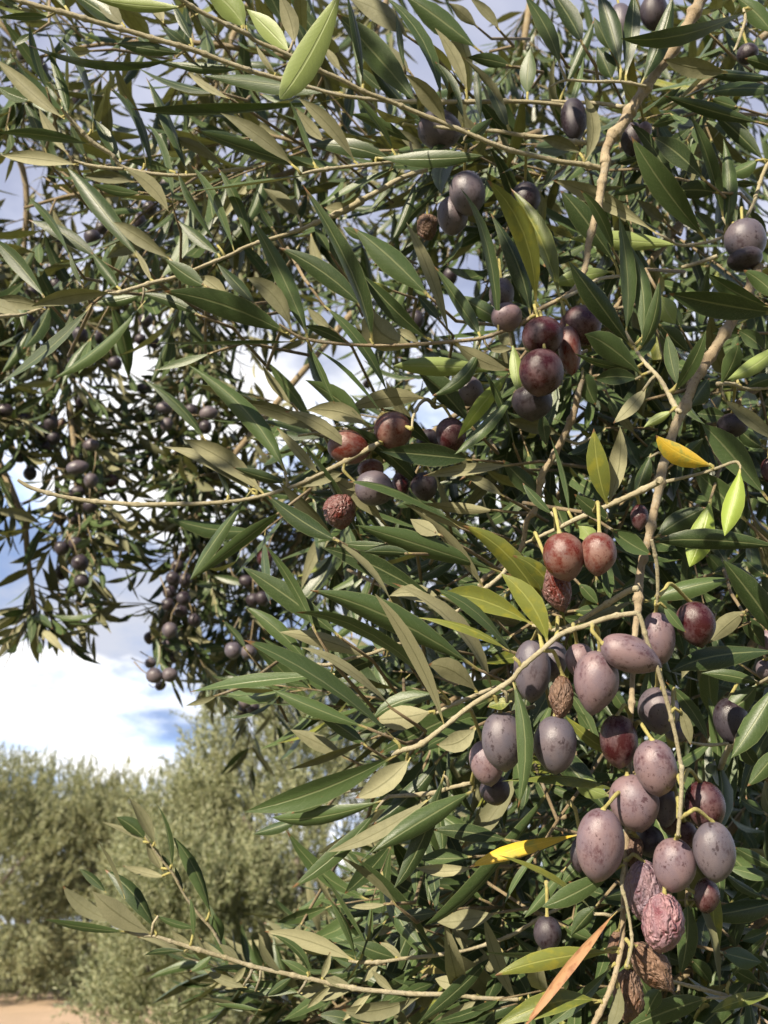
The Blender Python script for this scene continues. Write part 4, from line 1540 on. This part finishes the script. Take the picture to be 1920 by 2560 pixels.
# sprays close behind the foremost leaves
SPRAYS = [
 ("shaded leafy spray between the forked branch and the top edge", [(1950, 60, .64), (1700, 250, .62), (1450, 400, .60), (1300, 480, .60)], 10, .12, .058),
 ("shaded leafy spray behind the yellow leaf and lime leaves", [(1980, 900, .58), (1760, 1080, .56), (1560, 1250, .55), (1440, 1450, .55)], 11, .11, .058),
 ("shaded leafy spray behind the shiny dark red olive", [(1980, 1450, .52), (1820, 1720, .52), (1700, 2000, .50), (1640, 2250, .50)], 11, .10, .056),
 ("shaded leafy spray behind the yellow pointed leaf at the bottom", [(1560, 1850, .55), (1380, 2080, .55), (1220, 2280, .54), (1120, 2450, .54)], 11, .10, .056),
 ("leafy spray behind the grey olive of the slim branch", [(1350, 330, .68), (1100, 400, .66), (860, 380, .66), (640, 330, .66)], 11, .12, .058),
 ("leafy spray behind the rosy speckled olives", [(1380, 880, .62), (1180, 1010, .60), (1020, 1120, .60), (860, 1200, .60)], 10, .11, .056),
 ("leafy spray behind the kinked twig at upper left", [(760, 420, .72), (480, 500, .70), (240, 480, .70), (60, 520, .70)], 9, .12, .058),
 ("leafy spray behind the upper branch at the top left", [(800, 160, .74), (520, 110, .72), (260, 110, .72), (30, 160, .72)], 9, .12, .058),
 ("leafy spray behind the wine red bunch", [(1700, 560, .60), (1560, 740, .58), (1480, 900, .57), (1420, 1060, .57)], 10, .11, .058),
 ("leafy spray behind the blotched purple olive", [(1500, 1480, .52), (1340, 1600, .52), (1180, 1720, .52), (1040, 1800, .53)], 9, .10, .056),
 ("leafy spray low in the bottom right corner", [(1980, 2250, .50), (1800, 2380, .50), (1640, 2480, .50), (1480, 2560, .50)], 9, .10, .056),
]
for i, (lab, pts, nt, tl, lf) in enumerate(SPRAYS):
    bough(lab, pts, nt + 9, tl, lf, 300 + i, pairs=(5, 8), face=0.9, group="shaded sprays just behind the near leaves", rad=0.0028)

# ------------------------------------------------------------------ olives on the boughs behind
FAR_OLIVES = {
 "bunch in the upper left corner": (1, "160 360 110 90 k, 260 440 100 140 k, 170 490 80 80 k, 20 40 80 60 k"),
 "row under the upper left branch": (1, "510 620 80 130 k, 640 640 70 120 k, 330 940 90 70 k, 415 840 65 65 k"),
 "bunch under the kinked twig": (1, "970 1350 92 90 k, 900 1430 92 110 k, 1100 1450 80 110 k, 1080 1195 92 85 d, 1090 950 60 90 k, 1320 1180 100 80 k"),
 "shaded bunch below the kinked twig": (1, "600 1540 110 110 d, 370 1600 70 110 k, 1540 1140 70 100 k, 660 1480 85 85 k"),
 "black string beside the long left leaf": (4, "345 85 85 105 k, 365 185 82 95 k, 205 240 82 82 d, 300 210 70 70 k"),
 "pair under the dark left leaf": (4, "195 425 85 92 d, 265 400 62 65 d"),
 "bunch between two long slanting leaves": (4, "520 510 98 100 d, 500 575 70 60 g, 480 680 85 90 d, 745 695 92 92 k, 630 530 80 85 k, 580 640 80 80 k"),
 "bunch right of the long slanting leaves": (4, "945 415 90 90 d, 910 540 75 75 k, 1000 560 80 90 k, 930 860 95 75 d"),
 "bunch at the far left edge": (4, "30 1000 112 90 k, 150 1050 88 85 d, 30 1085 85 95 k"),
 "left hanging string": (4, "330 1080 88 100 d, 280 1145 85 100 k, 350 1180 85 90 k, 300 1240 85 100 d, 130 1300 92 82 k, 215 1300 95 78 k, 400 1085 62 82 r, 195 1410 85 92 k, 200 1370 60 60 d"),
 "mauve row above the bare twig": (4, "590 1225 112 85 m, 680 1225 86 70 m, 530 1150 92 72 k, 610 1150 82 72 k, 540 950 92 82 k"),
 "mixed bunch over the bare twig": (4, "500 1370 142 92 m, 590 1455 92 102 g, 720 1455 86 92 r, 500 1530 102 88 d, 590 1535 78 78 k, 650 1520 82 90 k, 585 1620 92 92 d"),
 "bunch left of the sky opening": (4, "1065 985 112 78 m, 1080 1090 82 90 g, 1350 1020 120 92 g, 1330 1110 90 90 k, 1240 1000 80 90 k"),
 "upper left hanging bunch": (7, "390 40 82 92 d, 480 40 92 90 d, 550 110 72 82 k, 400 235 92 96 d, 490 205 92 92 d, 545 215 66 82 k"),
 "lower left hanging bunch": (7, "440 310 60 72 d, 520 330 112 112 k, 400 390 86 106 d, 530 445 100 92 d, 465 510 92 72 k, 355 450 56 66 k, 585 330 66 90 k"),
 "lowest bunch against white cloud": (7, "1100 765 96 106 g, 1085 870 86 92 m, 1150 860 82 112 g, 970 815 76 82 k, 1210 905 66 84 d, 1080 950 152 84 g, 975 980 76 70 g, 1000 1060 112 98 g, 1100 1055 106 98 g, 1040 1125 76 66 k"),
 "dark mass above the lowest bunch": (7, "1120 430 90 95 k, 1200 440 90 95 d, 1100 520 90 90 k, 1190 560 95 95 k, 1090 600 90 90 k, 1170 640 95 90 k, 1060 690 95 80 k, 1260 700 90 90 k, 1150 350 85 90 d"),
 "pair above the pointed left leaf": (7, "1510 895 112 112 m, 1610 905 95 95 g"),
 "bunch above the far tall tree": (7, "1640 570 92 92 d, 1600 450 112 84 d, 1590 1230 84 88 g, 1640 1270 84 88 d, 1580 1290 78 78 k"),
 "dark group by the sky opening": (5, "1260 130 92 112 k, 1040 410 102 122 d, 1140 340 76 66 k, 980 370 70 66 k, 720 830 60 60 k"),
 "violet group low in the middle": (11, "1090 1090 90 80 m, 1200 1330 100 95 m, 1050 1390 90 80 m, 1145 1510 105 95 m, 610 1500 70 66 m, 1420 1580 100 120 d"),
 "dim group behind the straight shoot": (8, "60 300 110 110 r, 560 390 130 110 d, 620 440 90 90 k, 40 560 90 100 k, 620 180 120 70 r"),
}
ORD = ["topmost", "second from the top", "third from the top", "fourth from the top", "fifth from the top", "sixth from the top", "seventh from the top", "eighth from the top", "ninth from the top", "tenth from the top"]
LOOK = {'k': "black", 'd': "dark", 'm': "dusty mauve", 'g': "grey bloomed", 'r': "reddish"}


def far_olives():
    rr = random.Random(21)
    for where, (tile, s) in FAR_OLIVES.items():
        items = []
        for it in s.split(','):
            a = it.split()
            items.append((*map(float, a[:4]), a[4]))
        order = sorted(range(len(items)), key=lambda i: items[i][1])
        for rank, i in enumerate(order):
            x, y, wd, ht, kind = items[i]
            X, Y = px(tile, x, y)
            wpx = min(wd, ht) / Z
            d = min(1.45, max(0.95, 0.0168 * FPX / wpx)) + rr.uniform(-.03, .03)
            k = d / FPX / Z
            ang = R(rr.uniform(65, 115)) if ht >= wd else R(rr.uniform(-20, 20))
            tipd = (XR * math.cos(ang) - YU * math.sin(ang) - ZF * rr.uniform(-.3, .5)).normalized()
            pos = "lowest" if rank == len(items) - 1 and len(items) > 2 else ORD[rank]
            o = bpy.data.objects.new("olive", OMESH[{'m': 'g', 'g': 'f', 'd': 'k', 'r': 'd'}.get(kind, kind)][rr.randint(0, 1)])
            tag(o, f"small {LOOK[kind]} olive, {pos} of the {where}", "olive", "small olives on the boughs behind")
            o.location = at(X, Y, d)
            WORLD[o] = Vector(o.location)
            o.rotation_mode = 'QUATERNION'
            o.rotation_quaternion = (-tipd).to_track_quat('Z', 'Y')
            o.scale = (min(wd, ht) * k / 2,) * 2 + (max(wd, ht) * k / 2,)
            COL.objects.link(o)
            top = o.location - tipd * (max(wd, ht) * k / 2 * .95)
            tube("stalk", [(top - tipd * .018 + Vector((rr.uniform(-.008, .008), .006, .012)), .0008), (top - tipd * .008 + Vector((0, .001, .003)), .0007), (top, .0007)], M_INNER, None, 5, .05)
            st = COL.objects[-1]
            st.parent = o
            st.matrix_parent_inverse = Matrix.LocRotScale(o.location, o.rotation_quaternion, o.scale).inverted()


far_olives()

# ------------------------------------------------------------------ far olive trees, ground
def simple_leaf_material(name, a, b, c):
    m, k = new_mat(name)
    co = k.n('ShaderNodeTexCoord').outputs['Object']
    at_ = k.n('ShaderNodeAttribute', attribute_name="tone").outputs['Fac']
    n = k.noise(co, 1.3, 3.0)
    back = k.n('ShaderNodeNewGeometry').outputs['Backfacing']
    col = k.mix(at_, a, b)
    col = k.mix(k.math('MULTIPLY', k.ramp(n, 0.45, 0.7), 0.5), col, c)
    col = k.mix(k.math('MULTIPLY', back, 0.75), col, (0.31, 0.31, 0.18))
    p = k.n('ShaderNodeBsdfPrincipled', {'Base Color': col, 'Roughness': 0.55})
    tr = k.n('ShaderNodeBsdfTranslucent', {0: k.mix(1.0, col, (1.5, 1.5, 0.6), 'MULTIPLY')})
    mx = k.n('ShaderNodeMixShader', {0: 0.2, 1: p.outputs[0], 2: tr.outputs[0]})
    k.n('ShaderNodeOutputMaterial', {0: mx.outputs[0]})
    return m


M_FAR = simple_leaf_material("far olive foliage", (0.105, 0.13, 0.062), (0.265, 0.29, 0.165), (0.23, 0.235, 0.125))


def olive_tree(x, D, height, rx, label, seed, skirt=0.35, n_shoots=1500, leaf=0.07, per=16):
    g = np.random.default_rng(seed)
    rr = random.Random(seed)
    base = Vector(((x - 960) / FPX * D * math.cos(R(PITCH)) * 1.0, D, 0))
    # x at that pixel column on the ground
    base.x = (x - 960) / FPX * (D * math.cos(R(PITCH)) - 1.6 * math.sin(R(PITCH)))
    t = empty("olive_tree", base, label, "tree", "olive trees of the grove")
    WORLD[t] = base.copy()
    fork = base + Vector((0.1, 0, height * .24))
    tube("trunk", spline([(base - Vector((0, 0, .1)), .22), (base + Vector((.05, .02, height * .12)), .15), (fork, .14)], 5), M_TRUNK, t, 12, .12)
    for i in range(6):
        an = i * 1.05 + rr.uniform(-.3, .3)
        e = fork + Vector((math.cos(an) * rx * .55, math.sin(an) * rx * .55, height * rr.uniform(.3, .5)))
        tube("limb", spline([(fork, .09), (fork.lerp(e, .5) + Vector((0, 0, .12)), .06), (e, .025)], 5), M_TRUNK, t, 8, .1)
    # crown: shoots spread through lumps of the crown volume, each a spray of narrow leaves
    lumps = []
    for i in range(26):
        an = g.uniform(0, 6.28)
        hh = g.uniform(skirt * 0.6, 1.0)
        prof = math.sqrt(max(0.05, 1 - ((hh - 0.52) / 0.56) ** 2))
        rad = rx * prof * g.uniform(.45, .88)
        lumps.append((math.cos(an) * rad, math.sin(an) * rad, height * min(hh, .93), rx * g.uniform(.22, .42)))
    P, T = [], []
    hollows = []
    for i in range(13):
        an = g.uniform(-2.8, -0.35)
        hh = g.uniform(.18, .8)
        pr = rx * math.sqrt(max(.05, 1 - ((hh - .5) / .58) ** 2)) * .86
        hollows.append(np.array([math.cos(an) * pr, math.sin(an) * pr, hh * height, rx * g.uniform(.18, .40)]))
    while len(P) < n_shoots:
        lx, ly, lz, lr = lumps[g.integers(len(lumps))]
        v = g.normal(size=3)
        v /= np.linalg.norm(v)
        q = np.array([lx, ly, lz]) + v * lr * g.uniform(.35, 1.08) ** .6
        q[2] = max(q[2], 0.12)
        if any(np.linalg.norm(q - h[:3]) < h[3] for h in hollows):
            continue
        outw = np.array([q[0], q[1], (q[2] - height * .45) * .8])
        outw /= np.linalg.norm(outw) + 1e-6
        d = outw * .55 + np.array([0, 0, .75 if q[2] > height * .35 else -.1]) + g.normal(size=3) * .38
        d /= np.linalg.norm(d)
        P.append(q)
        T.append(d)
    P, T = np.array(P), np.array(T)
    sl = g.uniform(.22, .5, n_shoots)
    f = g.uniform(0, 1, (n_shoots, per))
    pos = P[:, None, :] + T[:, None, :] * (sl[:, None] * f)[..., None]
    dr = T[:, None, :] * .75 + g.normal(size=(n_shoots, per, 3)) * .42
    dr /= np.linalg.norm(dr, axis=2, keepdims=True)
    nn = g.normal(size=dr.shape)
    sd = np.cross(dr, nn)
    sd /= np.linalg.norm(sd, axis=2, keepdims=True) + 1e-9
    Lf = leaf * g.uniform(.7, 1.25, (n_shoots, per))[..., None]
    Wf = Lf * .11
    a = pos
    b = pos + dr * Lf * .5 + sd * Wf
    c = pos + dr * Lf
    e = pos + dr * Lf * .5 - sd * Wf
    V = np.stack([a, b, c, e], 2).reshape(-1, 3)
    nf = n_shoots * per
    me = bpy.data.meshes.new("crown")
    me.vertices.add(len(V))
    me.vertices.foreach_set('co', V.astype(np.float32).ravel())
    me.loops.add(nf * 4)
    me.loops.foreach_set('vertex_index', np.arange(nf * 4, dtype=np.int32))
    me.polygons.add(nf)
    me.polygons.foreach_set('loop_start', np.arange(0, nf * 4, 4, dtype=np.int32))
    at_ = me.attributes.new("tone", 'FLOAT', 'FACE')
    at_.data.foreach_set('value', np.repeat(g.uniform(0, 1, n_shoots), per).astype(np.float32))
    me.materials.append(M_FAR)
    me.update(calc_edges=True)
    o = link("crown", me, base, t)
    o['kind'] = 'stuff'
    return t


TREES = [
 (60, 28.0, 5.3, 3.6, "bushy olive tree at the far left with a dark hollow in its crown", 1, .20, 2300),
 (330, 26.0, 5.3, 3.0, "pale olive tree in the middle distance left of the tall one", 2, .14, 2000),
 (-160, 24.0, 5.2, 3.0, "olive tree cut by the left edge of the view", 3, .18, 1400),
 (800, 9.5, 3.75, 1.75, "tall olive tree rising behind the pointed left leaves", 4, .08, 2400),
 (480, 9.0, 2.05, 1.30, "low bushy olive tree in front of the tall one", 5, .05, 1500),
 (1300, 10.5, 3.4, 2.2, "olive tree hidden behind the hanging big bunch", 6, .10, 1500),
 (20, 36.0, 5.6, 4.6, "dark olive tree at the far left behind the hollow one", 8, .03, 1500),
 (230, 40.0, 6.6, 4.5, "distant olive tree showing between the left crowns", 7, .2, 1200),
]
for x, D, h, rx, lab, sd, sk, ns in TREES:
    olive_tree(x, D, h, rx, lab, sd, sk, ns * 2, leaf=.095 if D > 12 else .055, per=42)

gm, k = new_mat("sandy soil")
co = k.n('ShaderNodeTexCoord').outputs['Object']
col = k.mix(k.ramp(k.noise(co, .35, 6), .35, .65), (0.56, 0.40, 0.26), (0.46, 0.33, 0.21))
col = k.mix(k.math('MULTIPLY', k.ramp(k.noise(co, 9.0, 5.0, .7), .52, .7), .6), col, (0.28, 0.22, 0.12))
# dark grassy tone added over the grove floor to cut bounced fill light, a sandy track crosses it beyond the first trees
sp_ = k.n('ShaderNodeSeparateXYZ', {0: co})
edge_ = k.math('MULTIPLY', k.math('SUBTRACT', k.noise(co, .5, 4), .5), 5.0)
yy_ = k.math('ADD', sp_.outputs[1], edge_)
track = k.math('MULTIPLY', k.ramp(yy_, 15.5, 17.0), k.ramp(yy_, 27.0, 29.0, 1.0, 0.0))
added_grass = k.mix(k.ramp(k.noise(co, 3.0, 6.0, .7), .4, .65), (0.085, 0.095, 0.035), (0.17, 0.145, 0.075))
col = k.mix(track, added_grass, col)
bmp = k.n('ShaderNodeBump', {'Strength': .6, 'Distance': .03, 'Height': k.noise(co, 14.0, 6.0, .7)})
pb = k.n('ShaderNodeBsdfPrincipled', {'Base Color': col, 'Roughness': .9, 'Normal': bmp.outputs[0]})
k.n('ShaderNodeOutputMaterial', {0: pb.outputs[0]})
gv, gf = [], []
NG = 60
ext = [-1500 * (abs(i / NG * 2 - 1) ** 3) * (1 if i < NG / 2 else -1) for i in range(NG + 1)]
for yy in ext:
    for xx in ext:
        rd = math.hypot(xx, yy)
        gv.append((xx, yy, 0.05 * math.sin(xx * .9) * math.cos(yy * .7) * min(1, rd / 6) if rd < 200 else 0))
for i in range(NG):
    for j in range(NG):
        a = i * (NG + 1) + j
        gf.append((a, a + 1, a + NG + 2, a + NG + 1))
g = link("ground", mesh("ground", gv, gf, gm), (0, 0, 0))
g['kind'] = 'structure'
